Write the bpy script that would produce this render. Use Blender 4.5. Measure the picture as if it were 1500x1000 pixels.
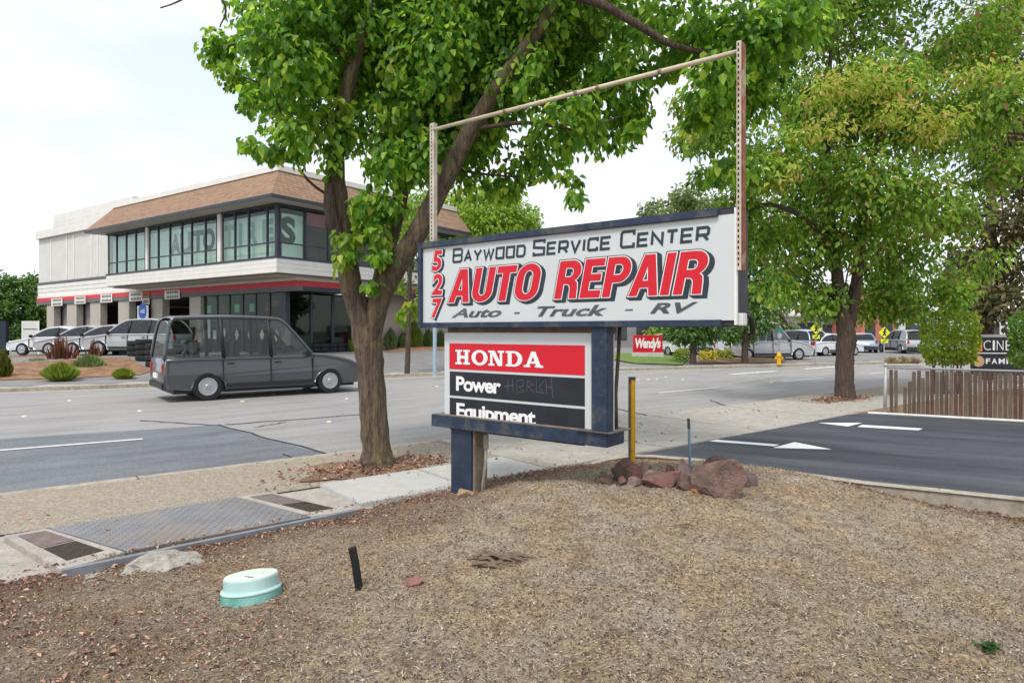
import bpy, bmesh, math, random
import numpy as np
from mathutils import Vector, Matrix
random.seed(7); rng = np.random.default_rng(7)
scene = bpy.context.scene
for o in list(bpy.data.objects): bpy.data.objects.remove(o)
R = math.radians
# ------------------------------------------------------------------ camera
EYE, F, HZ = 1.85, 950.0, 484.0          # eye height (m), focal length and horizon row in a 1500 x 1000 frame
cam_d = bpy.data.cameras.new('camera'); cam = bpy.data.objects.new('camera', cam_d)
scene.collection.objects.link(cam); scene.camera = cam
cam.location = (0, 0, EYE); cam.rotation_euler = (R(90), 0, 0)
cam_d.sensor_width = 36; cam_d.lens = 36 * F / 1500
cam_d.shift_y = -(500 - HZ) / 1500
cam_d.clip_start = 0.05; cam_d.clip_end = 3000
# ------------------------------------------------------------------ world and sun
SUN_EL, SUN_AZ = R(58), R(205)           # azimuth clockwise from +Y; behind the camera, to its left
wd = bpy.data.worlds.new('World'); scene.world = wd; wd.use_nodes = True
nt = wd.node_tree; nt.nodes.clear()
def wn(t, **k):
    n = nt.nodes.new(t)
    for a, b in k.items(): setattr(n, a, b)
    return n
wout = wn('ShaderNodeOutputWorld'); bg = wn('ShaderNodeBackground'); bg.inputs[1].default_value = 0.12
sky = wn('ShaderNodeTexSky', sky_type='NISHITA', sun_disc=False, sun_elevation=SUN_EL, sun_rotation=SUN_AZ)
tc = wn('ShaderNodeTexCoord'); mp = wn('ShaderNodeMapping'); mp.inputs['Scale'].default_value = (1.2, 1.2, 3.4)
nz = wn('ShaderNodeTexNoise'); nz.inputs['Scale'].default_value = 1.7; nz.inputs['Detail'].default_value = 7; nz.inputs['Roughness'].default_value = .55
cr = wn('ShaderNodeValToRGB'); cr.color_ramp.elements[0].position = .40; cr.color_ramp.elements[0].color = (.62, .62, .62, 1)
cr.color_ramp.elements[1].position = .64; cr.color_ramp.elements[1].color = (1, 1, 1, 1)
mx = wn('ShaderNodeMixRGB'); mx.inputs[2].default_value = (5.2, 5.35, 5.55, 1)     # thin bright cloud sheet
L = nt.links.new
L(tc.outputs['Generated'], mp.inputs[0]); L(mp.outputs[0], nz.inputs[0]); L(nz.outputs[0], cr.inputs[0])
L(cr.outputs[0], mx.inputs[0]); L(sky.outputs[0], mx.inputs[1]); L(mx.outputs[0], bg.inputs[0]); L(bg.outputs[0], wout.inputs[0])
sl = bpy.data.lights.new('sun', 'SUN'); sl.energy = 1.5; sl.angle = R(14); sl.color = (1, .955, .88)
so = bpy.data.objects.new('sun', sl); scene.collection.objects.link(so)
sd = Vector((math.sin(SUN_AZ) * math.cos(SUN_EL), math.cos(SUN_AZ) * math.cos(SUN_EL), math.sin(SUN_EL)))
so.rotation_euler = (-sd).to_track_quat('-Z', 'Y').to_euler(); so.location = sd * 50
vs = scene.view_settings; vs.view_transform = 'Standard'; vs.look = 'None'; vs.gamma = 1; vs.use_curve_mapping = False
vs.exposure = 0.92
# ------------------------------------------------------------------ places
def G(px, py, z=0.0):                    # the point of height z seen at a pixel of the photograph
    d = (EYE - z) * F / (py - HZ); return Vector(((px - 750) / F * d, d, z))
def PD(px, py, d): return Vector(((px - 750) / F * d, d, EYE + (HZ - py) / F * d))
ST = R(52); S_ = Vector((math.sin(ST), math.cos(ST), 0)); N_ = Vector((-S_.y, S_.x, 0))
def SN(s, n, z=0.0): return S_ * s + N_ * n + Vector((0, 0, z))
# ------------------------------------------------------------------ materials
def ramp(nt, stops):
    r = nt.nodes.new('ShaderNodeValToRGB'); e = r.color_ramp.elements
    while len(e) < len(stops): e.new(0.5)
    for el, (p, c) in zip(e, stops): el.position = p; el.color = (*c, 1)
    return r
def M(name, col, rough=.75, var=.12, scale=6., bump=0., bscale=60., metal=0., spec=.35, col2=None, mixpos=(.45, .6), stretch=None, rot=None, speck=0., sscale=70.):
    m = bpy.data.materials.new(name); m.use_nodes = True; nt = m.node_tree; b = nt.nodes['Principled BSDF']
    b.inputs['Roughness'].default_value = rough; b.inputs['Metallic'].default_value = metal; b.inputs['Specular IOR Level'].default_value = spec
    tc = nt.nodes.new('ShaderNodeTexCoord'); src = tc.outputs['Object']
    if rot is not None:
        m0 = nt.nodes.new('ShaderNodeMapping'); m0.inputs['Rotation'].default_value = (0, 0, rot); nt.links.new(src, m0.inputs[0]); src = m0.outputs[0]
    if stretch:
        mp = nt.nodes.new('ShaderNodeMapping'); mp.inputs['Scale'].default_value = stretch; nt.links.new(src, mp.inputs[0]); src = mp.outputs[0]
    n = nt.nodes.new('ShaderNodeTexNoise'); n.inputs['Scale'].default_value = scale; n.inputs['Detail'].default_value = 8; n.inputs['Roughness'].default_value = .62
    nt.links.new(src, n.inputs[0])
    lo = tuple(min(1, c * (1 - var)) for c in col); hi = tuple(min(1, c * (1 + var)) for c in col)
    r = ramp(nt, [(.3, lo), (.7, hi)]); nt.links.new(n.outputs[0], r.inputs[0]); out = r.outputs[0]
    if col2:
        n2 = nt.nodes.new('ShaderNodeTexNoise'); n2.inputs['Scale'].default_value = scale * .45; n2.inputs['Detail'].default_value = 9; n2.inputs['Roughness'].default_value = .7
        nt.links.new(src, n2.inputs[0]); r2 = ramp(nt, [(mixpos[0], (0, 0, 0)), (mixpos[1], (1, 1, 1))]); nt.links.new(n2.outputs[0], r2.inputs[0])
        mx = nt.nodes.new('ShaderNodeMixRGB'); mx.inputs[2].default_value = (*col2, 1)
        nt.links.new(r2.outputs[0], mx.inputs[0]); nt.links.new(out, mx.inputs[1]); out = mx.outputs[0]
    if speck:
        n4 = nt.nodes.new('ShaderNodeTexNoise'); n4.inputs['Scale'].default_value = sscale; n4.inputs['Detail'].default_value = 4; n4.inputs['Roughness'].default_value = .8
        nt.links.new(tc.outputs['Object'], n4.inputs[0]); r4 = ramp(nt, [(.36, (1-speck,)*3), (.5, (1, 1, 1)), (.64, (1+speck,)*3)]); nt.links.new(n4.outputs[0], r4.inputs[0])
        m4 = nt.nodes.new('ShaderNodeMixRGB'); m4.blend_type = 'MULTIPLY'; m4.inputs[0].default_value = 1; nt.links.new(out, m4.inputs[1]); nt.links.new(r4.outputs[0], m4.inputs[2]); out = m4.outputs[0]
    nt.links.new(out, b.inputs['Base Color'])
    if bump:
        n3 = nt.nodes.new('ShaderNodeTexNoise'); n3.inputs['Scale'].default_value = bscale; n3.inputs['Detail'].default_value = 5
        nt.links.new(src, n3.inputs[0]); bp = nt.nodes.new('ShaderNodeBump'); bp.inputs['Strength'].default_value = bump; bp.inputs['Distance'].default_value = .02
        nt.links.new(n3.outputs[0], bp.inputs['Height']); nt.links.new(bp.outputs[0], b.inputs['Normal'])
    return m
def leaf_mat(name, stops, trans=.45):
    m = bpy.data.materials.new(name); m.use_nodes = True; nt = m.node_tree; b = nt.nodes['Principled BSDF']; o = nt.nodes['Material Output']
    g = nt.nodes.new('ShaderNodeNewGeometry'); r = ramp(nt, stops); nt.links.new(g.outputs['Random Per Island'], r.inputs[0])
    nt.links.new(r.outputs[0], b.inputs['Base Color']); b.inputs['Roughness'].default_value = .42; b.inputs['Specular IOR Level'].default_value = .45
    t = nt.nodes.new('ShaderNodeBsdfTranslucent'); hs = nt.nodes.new('ShaderNodeHueSaturation'); hs.inputs['Value'].default_value = 1.5; hs.inputs['Hue'].default_value = .485
    nt.links.new(r.outputs[0], hs.inputs['Color']); nt.links.new(hs.outputs[0], t.inputs[0])
    mx = nt.nodes.new('ShaderNodeMixShader'); mx.inputs[0].default_value = trans
    nt.links.new(b.outputs[0], mx.inputs[1]); nt.links.new(t.outputs[0], mx.inputs[2]); nt.links.new(mx.outputs[0], o.inputs[0])
    return m
def glass_mat(name, tint=(.85, .9, .88), refl=.18, rough=.02):
    m = bpy.data.materials.new(name); m.use_nodes = True; nt = m.node_tree; o = nt.nodes['Material Output']; nt.nodes.remove(nt.nodes['Principled BSDF'])
    t = nt.nodes.new('ShaderNodeBsdfTransparent'); t.inputs[0].default_value = (*tint, 1)
    gl = nt.nodes.new('ShaderNodeBsdfGlossy'); gl.inputs['Roughness'].default_value = rough
    lw = nt.nodes.new('ShaderNodeLayerWeight'); lw.inputs[0].default_value = .12
    ma = nt.nodes.new('ShaderNodeMath'); ma.operation = 'MULTIPLY_ADD'; ma.inputs[1].default_value = .32; ma.inputs[2].default_value = refl; ma.use_clamp = True
    nt.links.new(lw.outputs['Fresnel'], ma.inputs[0])
    mx = nt.nodes.new('ShaderNodeMixShader'); nt.links.new(ma.outputs[0], mx.inputs[0]); nt.links.new(t.outputs[0], mx.inputs[1]); nt.links.new(gl.outputs[0], mx.inputs[2])
    nt.links.new(mx.outputs[0], o.inputs[0]); return m
# ------------------------------------------------------------------ meshes and objects
def link(o): scene.collection.objects.link(o); return o
class MB:
    def __init__(s): s.v = []; s.f = []
    def add(s, vs, fs):
        k = len(s.v); s.v += [tuple(v) for v in vs]; s.f += [tuple(i + k for i in f) for f in fs]; return s
    def box(s, a, b, fn=None):           # axis aligned corners a, b; fn maps to another frame
        (x0, y0, z0), (x1, y1, z1) = a, b
        x0, x1 = min(x0, x1), max(x0, x1); y0, y1 = min(y0, y1), max(y0, y1); z0, z1 = min(z0, z1), max(z0, z1)
        vs = [(x0,y0,z0),(x1,y0,z0),(x1,y1,z0),(x0,y1,z0),(x0,y0,z1),(x1,y0,z1),(x1,y1,z1),(x0,y1,z1)]
        if fn: vs = [fn(*v) for v in vs]
        return s.add(vs, [(3,2,1,0),(4,5,6,7),(0,1,5,4),(1,2,6,5),(2,3,7,6),(3,0,4,7)])
    def prism(s, poly, h, up=Vector((0, 0, 1))):   # poly of 3D points extruded by h along up
        n = len(poly); p = [Vector(q) for q in poly]; t = [q + up * h for q in p]
        return s.add(p + t, [tuple(range(n - 1, -1, -1)), tuple(range(n, 2 * n))] + [(i, (i + 1) % n, n + (i + 1) % n, n + i) for i in range(n)])
    def sheet(s, poly): return s.add(poly, [tuple(range(len(poly)))])
    def tube(s, pts, rad, n=8, caps=True, wob=0., ridge=0.):
        pts = [Vector(p) for p in pts]
        if not hasattr(rad, '__len__'): rad = [rad] * len(pts)
        k = len(s.v); u = None
        for i, p in enumerate(pts):
            t = (pts[min(i + 1, len(pts) - 1)] - pts[max(i - 1, 0)]).normalized()
            if u is None:
                u = t.orthogonal().normalized()
            u = (u - t * u.dot(t)).normalized(); w = t.cross(u)
            for j in range(n):
                a = 2 * math.pi * j / n; r = rad[i] * (1 + wob * (random.random() - .5))
                if ridge: r *= 1 + ridge * (float(vnoise(j * .5 + i * .13, i * .22, 3)) - .5) + .6 * ridge * (float(vnoise(j * .17 + 40, i * .3, 8)) - .5)
                s.v.append(tuple(p + (u * math.cos(a) + w * math.sin(a)) * r))
        for i in range(len(pts) - 1):
            for j in range(n): s.f.append((k + i*n + j, k + i*n + (j+1) % n, k + (i+1)*n + (j+1) % n, k + (i+1)*n + j))
        if caps: s.f.append(tuple(k + j for j in range(n - 1, -1, -1))); s.f.append(tuple(k + (len(pts)-1)*n + j for j in range(n)))
        return s
    def lathe(s, prof, n=20, axis='z', c=(0, 0, 0)):
        k = len(s.v)
        for r, h in prof:
            for j in range(n):
                a = 2 * math.pi * j / n; x, y = r * math.cos(a), r * math.sin(a)
                q = (x, y, h) if axis == 'z' else (x, h, y) if axis == 'y' else (h, x, y)
                s.v.append((q[0] + c[0], q[1] + c[1], q[2] + c[2]))
        for i in range(len(prof) - 1):
            for j in range(n): s.f.append((k + i*n + j, k + i*n + (j+1) % n, k + (i+1)*n + (j+1) % n, k + (i+1)*n + j))
        s.f.append(tuple(k + j for j in range(n - 1, -1, -1))); s.f.append(tuple(k + (len(prof)-1)*n + j for j in range(n)))
        return s
    def build(s, name, mat, parent=None, smooth=False, bevel=0., world=False, seg=2):
        me = bpy.data.meshes.new(name)
        vs = s.v
        if world and parent is not None: vs = [tuple(parent.matrix_basis.inverted() @ Vector(v)) for v in vs]
        me.from_pydata(vs, [], s.f); me.update()
        bm = bmesh.new(); bm.from_mesh(me)
        bmesh.ops.recalc_face_normals(bm, faces=bm.faces)
        if bevel: 
            es = [e for e in bm.edges if len(e.link_faces) == 2 and e.calc_face_angle(0) > .5]
            bmesh.ops.bevel(bm, geom=es, offset=bevel, segments=seg, affect='EDGES', clamp_overlap=True)
        bm.to_mesh(me); bm.free()
        if smooth:
            for p in me.polygons: p.use_smooth = True
        me.materials.append(mat); o = link(bpy.data.objects.new(name, me))
        if parent is not None: o.parent = parent
        return o
def tag(o, label, cat, group=None, kind=None):
    o['label'] = label; o['category'] = cat
    if group: o['group'] = group
    if kind: o['kind'] = kind
    return o
def struct(o): o['kind'] = 'structure'; return o
def thing(name, label, cat, loc=(0, 0, 0), rz=0., group=None):
    o = link(bpy.data.objects.new(name, None)); o.location = loc; o.rotation_euler = (0, 0, rz); o.empty_display_size = .2
    o.matrix_basis = Matrix.Translation(Vector(loc)) @ Matrix.Rotation(rz, 4, 'Z')
    return tag(o, label, cat, group)
def dup(o, parent=None, loc=None, rz=None):
    c = link(o.copy())
    if parent is not None: c.parent = parent
    if loc is not None: c.location = loc
    if rz is not None: c.rotation_euler = (0, 0, rz)
    for ch in list(o.children): dup(ch, c)
    return c
def fast_mesh(name, verts, faces_k, mat, parent=None, k=4):   # verts (N,3); faces (M,k) ints
    me = bpy.data.meshes.new(name); verts = np.asarray(verts, np.float32); faces_k = np.asarray(faces_k, np.int32)
    me.vertices.add(len(verts)); me.vertices.foreach_set('co', verts.ravel())
    m = len(faces_k); me.loops.add(m * k); me.loops.foreach_set('vertex_index', faces_k.ravel())
    me.polygons.add(m); me.polygons.foreach_set('loop_start', np.arange(m, dtype=np.int32) * k); me.polygons.foreach_set('loop_total', np.full(m, k, np.int32))
    me.update(calc_edges=True); me.materials.append(mat); o = link(bpy.data.objects.new(name, me))
    if parent is not None: o.parent = parent
    return o
def vnoise(x, y, seed=0):                # smooth value noise, numpy
    x = np.asarray(x, float); y = np.asarray(y, float); xi = np.floor(x).astype(np.int64); yi = np.floor(y).astype(np.int64); fx = x - xi; fy = y - yi
    fx = fx*fx*(3-2*fx); fy = fy*fy*(3-2*fy)
    def h(a, b): 
        n = (a * 374761393 + b * 668265263 + seed * 69069) & 0xffffffff; n = ((n ^ (n >> 13)) * 1274126177) & 0xffffffff; return ((n ^ (n >> 16)) & 0xffff) / 65535.
    return (h(xi,yi)*(1-fx)+h(xi+1,yi)*fx)*(1-fy)+(h(xi,yi+1)*(1-fx)+h(xi+1,yi+1)*fx)*fy
# ---- lettering
def text_mesh(s, offset=0., spacing=1.):
    c = bpy.data.curves.new('t', 'FONT'); c.body = s; c.offset = offset; c.space_character = spacing; c.resolution_u = 4
    o = link(bpy.data.objects.new('t', c)); bpy.context.view_layer.update()
    me = bpy.data.meshes.new_from_object(o.evaluated_get(bpy.context.evaluated_depsgraph_get())); bpy.data.objects.remove(o); return me
def poly_mesh(loops, offset=0.):         # filled 2D outlines with holes
    c = bpy.data.curves.new('t', 'CURVE'); c.dimensions = '2D'; c.fill_mode = 'FRONT'; c.offset = offset
    for lp in loops:
        sp = c.splines.new('POLY'); sp.points.add(len(lp) - 1); sp.use_cyclic_u = True
        for q, (x, y) in zip(sp.points, lp): q.co = (x, y, 0, 1)
    o = link(bpy.data.objects.new('t', c)); bpy.context.view_layer.update()
    me = bpy.data.meshes.new_from_object(o.evaluated_get(bpy.context.evaluated_depsgraph_get())); bpy.data.objects.remove(o); return me
def me_vf(me): return [(v.co.x, v.co.y) for v in me.vertices], [tuple(p.vertices) for p in me.polygons]
def fit_text(mb, vf, box, depth, shear=0., frame=None, ref=None):
    # box = x0, x1, z0, z1 in the panel's own frame; ref = outline used for fitting
    v, f = vf; rv = ref or v
    rs = [(x + shear * y, y) for x, y in rv]; xs = [q[0] for q in rs]; ys = [q[1] for q in rs]
    ax = (box[1]-box[0]) / (max(xs)-min(xs)); ay = (box[3]-box[2]) / (max(ys)-min(ys))
    mb.add([(box[0] + (x + shear*y - min(xs)) * ax, -depth, box[2] + (y - min(ys)) * ay) for x, y in v], f)
def stroke(mb, pts, w, depth, closed=False):
    P = [Vector((p[0], p[1])) for p in pts]; n = len(P); Lf = []; Rt = []
    for i in range(n):
        a = P[i-1] if (i > 0 or closed) else None; b = P[(i+1) % n] if (i < n-1 or closed) else None
        d1 = (P[i]-a).normalized() if a is not None else None; d2 = (b-P[i]).normalized() if b is not None else None
        if d1 is None: d1 = d2
        if d2 is None: d2 = d1
        m = (d1 + d2); m = m.normalized() if m.length > 1e-4 else d1
        nn = Vector((-m.y, m.x)); k = min(1 / max(.4, nn.dot(Vector((-d1.y, d1.x)))), 2.2)
        Lf.append(P[i] + nn*w/2*k); Rt.append(P[i] - nn*w/2*k)
    vs = [(p.x, -depth, p.y) for p in Lf] + [(p.x, -depth, p.y) for p in Rt]
    mb.add(vs, [(i, (i+1) % n, n + (i+1) % n, n + i) for i in range(n if closed else n-1)])
# ---- foliage
def leaves(C, A, Nn, ln, wd, fold=.25):
    # C centres of leaf bases (N,3), A axes, Nn normals, ln lengths (N), wd widths (N): two folded quads each
    A = A / np.linalg.norm(A, axis=1)[:, None]; B = np.cross(Nn, A); B /= (np.linalg.norm(B, axis=1)[:, None] + 1e-9); Nn = np.cross(A, B)
    ln = ln[:, None]; wd = wd[:, None]; h = wd * fold
    V = np.stack([C, C + A*ln*.32 + B*wd*.5 + Nn*h, C + A*ln*.68 + B*wd*.36 + Nn*h*.7, C + A*ln - Nn*ln*.08, C + A*ln*.68 - B*wd*.36 + Nn*h*.7, C + A*ln*.32 - B*wd*.5 + Nn*h], 1)
    n = len(C); base = (np.arange(n) * 6)[:, None]
    Fq = np.concatenate([base + np.array([[0, 1, 2, 3]]), base + np.array([[0, 3, 4, 5]])], 1).reshape(-1, 4)
    return V.reshape(-1, 3), Fq
def cluster_pts(c, r, n, shell=.55, cut=0.):
    d = rng.normal(size=(n, 3)); d /= np.linalg.norm(d, axis=1)[:, None]
    rad = (rng.random(n) ** .6) * (1 - shell * 0) ; rad = np.maximum(rad, shell * rng.random(n) ** .5)
    return np.array(c) + d * rad[:, None] * np.array(r), d
def crown(name, clusters, leaf, mat, parent, droop=.8, dens=1., aspect=.62, seed_gap=3., gap=.32):
    Cs = []; Ds = []
    for (c, r) in clusters:
        rr = r if hasattr(r, '__len__') else (r, r, r)
        area = math.pi * (rr[0]*rr[2] + rr[0]*rr[1] + rr[1]*rr[2]) * 4/3
        n = max(12, int(dens * area / (leaf * leaf * aspect * .7)))
        p, d = cluster_pts(c, rr, n)
        # gaps: drop leaves where a 3D-ish noise is low so that the crown breaks into sprays
        q = vnoise(p[:, 0]*seed_gap + p[:, 1]*1.7, p[:, 2]*seed_gap + p[:, 1]*1.3, 5)
        k = q > gap; Cs.append(p[k]); Ds.append(d[k])
    C = np.concatenate(Cs); D = np.concatenate(Ds); n = len(C)
    A = D * .55 + rng.normal(size=(n, 3)) * .45; A[:, 2] -= droop
    Nn = D + rng.normal(size=(n, 3)) * .5; Nn[:, 2] += .6
    ln = leaf * (.6 + .7 * rng.random(n)); V, Fq = leaves(C, A, Nn, ln, ln * aspect)
    loc = np.array(parent.location); o = fast_mesh(name, V - loc, Fq, mat, parent); return o
# ================================================================== materials of the setting
m_asph = M('asphalt', (.27, .262, .258), .85, .2, 2.2, .6, 130, col2=(.34, .325, .31), mixpos=(.40, .70), stretch=(.22, 1, 1), rot=-R(38), speck=.38, sscale=38)
m_patch = M('asphalt_newer', (.135, .145, .16), .6, .3, 2.2, .7, 140, col2=(.20, .212, .23), mixpos=(.42, .70), stretch=(.3, 1, 1), rot=-R(38), speck=.45, sscale=45)
m_drive = M('driveway_asphalt', (.050, .055, .068), .7, .35, 1.2, .35, 160, col2=(.115, .12, .135), mixpos=(.46, .76), stretch=(.3, 1.6, 1), rot=R(30), speck=.35, sscale=60)
m_conc = M('concrete', (.40, .37, .33), .88, .16, 9, .4, 110, col2=(.31, .28, .24), mixpos=(.44, .7), speck=.16, sscale=60)
m_conc_new = M('concrete_pale', (.44, .43, .41), .85, .08, 5, .15, 120, col2=(.37, .35, .32), mixpos=(.5, .75), speck=.1)
m_aggr = M('tan_aggregate', (.30, .25, .19), .9, .28, 26, .5, 140, col2=(.36, .31, .25), mixpos=(.45, .65), speck=.4, sscale=55)
m_curb = M('curb_concrete', (.37, .33, .27), .9, .25, 9, .35, 90, col2=(.2, .17, .12), mixpos=(.52, .7))
m_seal = M('crack_sealer', (.022, .022, .024), .6, .3, 20)
m_paint = M('road_paint', (.72, .72, .70), .7, .1, 14, col2=(.42, .42, .41), mixpos=(.56, .72))
m_yellowdot = M('marker_dot', (.75, .68, .42), .6, .1, 10)
m_dirt = M('bare_soil', (.17, .11, .075), .95, .35, 30, .8, 70, col2=(.26, .17, .11))
m_steel = M('tread_plate', (.27, .265, .275), .5, .2, 2.5, .0, 90, metal=.55, col2=(.30, .24, .18), mixpos=(.48, .68))
# ================================================================== ground, road, far side
b = MB(); b.sheet([(-900, -400, -.06), (900, -400, -.06), (900, 1500, -.06), (-900, 1500, -.06)])
struct(b.build('ground', M('far_ground', (.2, .18, .15), .95, .2, .05)))
b = MB(); b.sheet([SN(-45, 8.78), SN(110, 8.78), SN(110, 30), SN(-45, 30)])
struct(b.build('road', m_asph))
b = MB(); b.sheet([SN(-30, 8.8, .004), SN(-30, 14.6, .004), G(0, 642.6, .004), G(320, 622, .004), G(486, 668, .004), SN(3.45, 8.8, .004)])
struct(b.build('asphalt_patch', m_patch))
def strip(mb, pts, w, z, wob=0.):
    for i in range(len(pts) - 1):
        a, c = Vector(pts[i]), Vector(pts[i+1]); d = (c - a); d.z = 0; d.normalize(); n = Vector((-d.y, d.x, 0)) * w / 2
        mb.add([Vector((*(a+n).xy, z)), Vector((*(c+n).xy, z)), Vector((*(c-n).xy, z)), Vector((*(a-n).xy, z))], [(0, 1, 2, 3)])
def wiggly(a, c, n, amp):
    a, c = Vector(a), Vector(c); d = c - a; p = Vector((-d.y, d.x, 0)).normalized()
    return [a + d * i / n + p * (random.random() - .5) * amp * (0 if i in (0, n) else 1) for i in range(n + 1)]
b = MB()
for p, q, w in (((205, 616), (320, 623), .05), ((320, 622), (486, 667), .045), ((330, 622), (545, 606), .06), ((905, 599), (960, 611), .06), ((1040, 586), (1075, 599), .05), ((372, 626), (420, 618), .035), ((415, 665), (440, 678), .03)):
    strip(b, wiggly(G(*p), G(*q), 9, .09), w, .009)
struct(b.build('crack_seal', m_seal))
b = MB(); strip(b, wiggly(SN(-20, 8.83), SN(40, 8.83), 90, .03), .06, .0095); struct(b.build('gutter_seam', m_seal))
def marking(name, quads, z, mat, label):
    b = MB()
    for q in quads: b.sheet([Vector((*p.xy, z)) for p in q])
    o = b.build(name, mat); return struct(o)
d0, d1 = G(-60, 665), G(209, 643.5); dn = Vector((d1-d0).yx.to_3d()); dn = Vector((-(d1-d0).y, (d1-d0).x, 0)).normalized() * .055
marking('lane_line', [[d0-dn, d1-dn, d1+dn, d0+dn]], .013, m_paint, '')
def lane(s0, s1, n, w=.11): return [SN(s0, n-w/2), SN(s1, n-w/2), SN(s1, n+w/2), SN(s0, n+w/2)]
marking('lane_line', [lane(15.2, 18.2, 12.4)], .013, m_paint, '')
marking('lane_line', [lane(22, 25, 12.4)], .013, m_paint, '')
marking('lane_line', [lane(29, 32, 12.4)], .013, m_paint, '')
marking('lane_line', [lane(24, 27.5, 15.8, .3)], .013, m_paint, '')
marking('lane_line', [lane(30, 34, 15.8, .3)], .013, m_paint, '')
DOTS = [(36, 610), (102, 587), (205, 602), (258, 580), (355, 588), (400, 577), (440, 572), (508, 584), (482, 618), (640, 566), (700, 574), (760, 566), (820, 560), (935, 556), (950, 556), (962, 555), (975, 552), (1000, 556), (1110, 545), (1130, 560)]
_w = ['first', 'second', 'third', 'fourth', 'fifth', 'sixth', 'seventh', 'eighth', 'ninth', 'tenth', 'eleventh', 'twelfth', 'thirteenth', 'fourteenth', 'fifteenth', 'sixteenth', 'seventeenth', 'eighteenth', 'nineteenth', 'twentieth']
_ord = sorted(range(len(DOTS)), key=lambda i: DOTS[i][0]); DLAB = [None]*len(DOTS)
for _k, _i in enumerate(_ord): DLAB[_i] = f'small pale pavement marker dot on the road, {_w[_k]} from the left'
b = MB(); b.lathe([(.055, 0), (.052, .012), (.03, .02)], 10); dot0 = None
for i, p in enumerate(DOTS):
    q = G(*p)
    if dot0 is None: dot0 = o = b.build('pavement_marker', m_yellowdot)
    else: o = link(dot0.copy())
    o.location = (q.x, q.y, .001)
    tag(o, DLAB[i], 'road marker', 'raised pavement markers')
# near side: curb, aggregate strip, sidewalk
def swept(mb, pts, w, z0, z1):           # kerb along a polyline; w to the left of travel
    P = [Vector((p[0], p[1], 0)) for p in pts]; k = len(mb.v); n = len(P)
    for i, p in enumerate(P):
        d1 = (P[i]-P[i-1]).normalized() if i else (P[1]-P[0]).normalized(); d2 = (P[i+1]-P[i]).normalized() if i < n-1 else d1
        m = (d1+d2).normalized(); nn = Vector((-m.y, m.x, 0)); q = p + nn*w; r = .02
        z1i = z1[i] if hasattr(z1, '__len__') else z1
        mb.v += [(p.x, p.y, z0), (p.x, p.y, z1i-r), (*(p+nn*r).xy, z1i), (*(q-nn*r).xy, z1i), (q.x, q.y, z1i-r), (q.x, q.y, z0)]
    for i in range(n-1):
        for j in range(5): mb.f.append((k+i*6+j, k+(i+1)*6+j, k+(i+1)*6+j+1, k+i*6+j+1))
    for e in (0, n-1): mb.f.append(tuple(k+e*6+j for j in range(6)))
b = MB(); swept(b, [SN(s, 8.78) for s in np.linspace(40, -30, 60)], .15, -.02, [.03 if 8.5 < s < 14 else .13 for s in np.linspace(40, -30, 60)])
b.v = [(v[0], v[1], v[2]) for v in b.v]; 
kerb = struct(b.build('curb', m_curb))
b = MB(); b.sheet([SN(-30, 7.0, .118), SN(40, 7.0, .118), SN(40, 8.65, .118), SN(-30, 8.65, .118)]); struct(b.build('planting_strip', m_aggr))
# sidewalk slabs with joints (each slab its own piece)
side = struct(MB().sheet([SN(-30, 5.3, .105), SN(40, 5.3, .105), SN(40, 7.0, .105), SN(-30, 7.0, .105)]).build('sidewalk', m_conc))
SL = [(-9, -7.2), (-7.2, -5.4), (-5.4, -3.6), (-3.6, -1.8), (-1.8, -.12), (2.75, 4.0), (4.0, 5.3), (5.3, 7.6), (7.6, 10.2), (10.2, 12.8), (12.8, 15.0), (15.0, 17.2), (17.2, 20), (20, 24), (24, 28)]
for i, (s0, s1) in enumerate(SL):
    g = .012; z = .145 + .004 * random.random()
    n0 = 5.72 + .35 * min(1, max(0, (s0+s1) / 2 / 5)); n1 = 7.02
    if s0 > 5: n1 = 8.62 if s0 < 15 else 7.4
    b = MB(); b.prism([SN(s0+g, n0, .06), SN(s1-g, n0, .06), SN(s1-g, n1, .06), SN(s0+g, n1, .06)], z - .06)
    o = b.build('slab', m_conc_new if s0 in (2.75, -1.8, 4.0) else m_conc, side, bevel=.008)
# sidewalk utility vault: tread plate between two framed end patches
Q = lambda *ps: [G(x, y, .15) for x, y in ps]
vt = thing('utility_vault', 'large diamond tread steel vault cover set in the sidewalk with framed end panels', 'vault cover', G(260, 768, .15))
def slabq(name, ps, z0, z1, mat, ins=0., bevel=.004):
    c = sum(ps, Vector()) / len(ps); ps = [p + (c-p).normalized()*ins for p in ps]
    return MB().prism([Vector((*p.xy, z0)) for p in ps], z1 - z0).build(name, mat, vt, bevel=bevel, world=True)
plate_q = Q((68, 774), (347, 728), (457, 757), (184, 809))
pl = slabq('tread_plate', plate_q, .06, .158, m_steel, .01)
fl_q = Q((5, 785), (68, 774), (184, 809), (90, 836)); fr_q = Q((347, 728), (396, 721), (518, 748), (457, 757))
fl = slabq('end_frame', fl_q, .06, .156, m_conc); fr = slabq('end_frame', fr_q, .06, .156, m_conc)
m_grid = M('rusty_brown_plate', (.17, .13, .12), .8, .25, 12, .3, 60); m_soil2 = M('dark_soil_fill', (.05, .04, .028), .95, .5, 40, .9, 60)
def lerpq(q, u, v): return (q[0]*(1-u)+q[1]*u)*(1-v) + (q[3]*(1-u)+q[2]*u)*v
for q in (fl_q, fr_q):
    slabq('cover_panel', [lerpq(q, .22, .08), lerpq(q, .85, .08), lerpq(q, .85, .48), lerpq(q, .22, .48)], .1, .162, m_grid)
    slabq('soil_panel', [lerpq(q, .22, .50), lerpq(q, .85, .50), lerpq(q, .85, .86), lerpq(q, .22, .86)], .1, .160, m_soil2)
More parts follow.
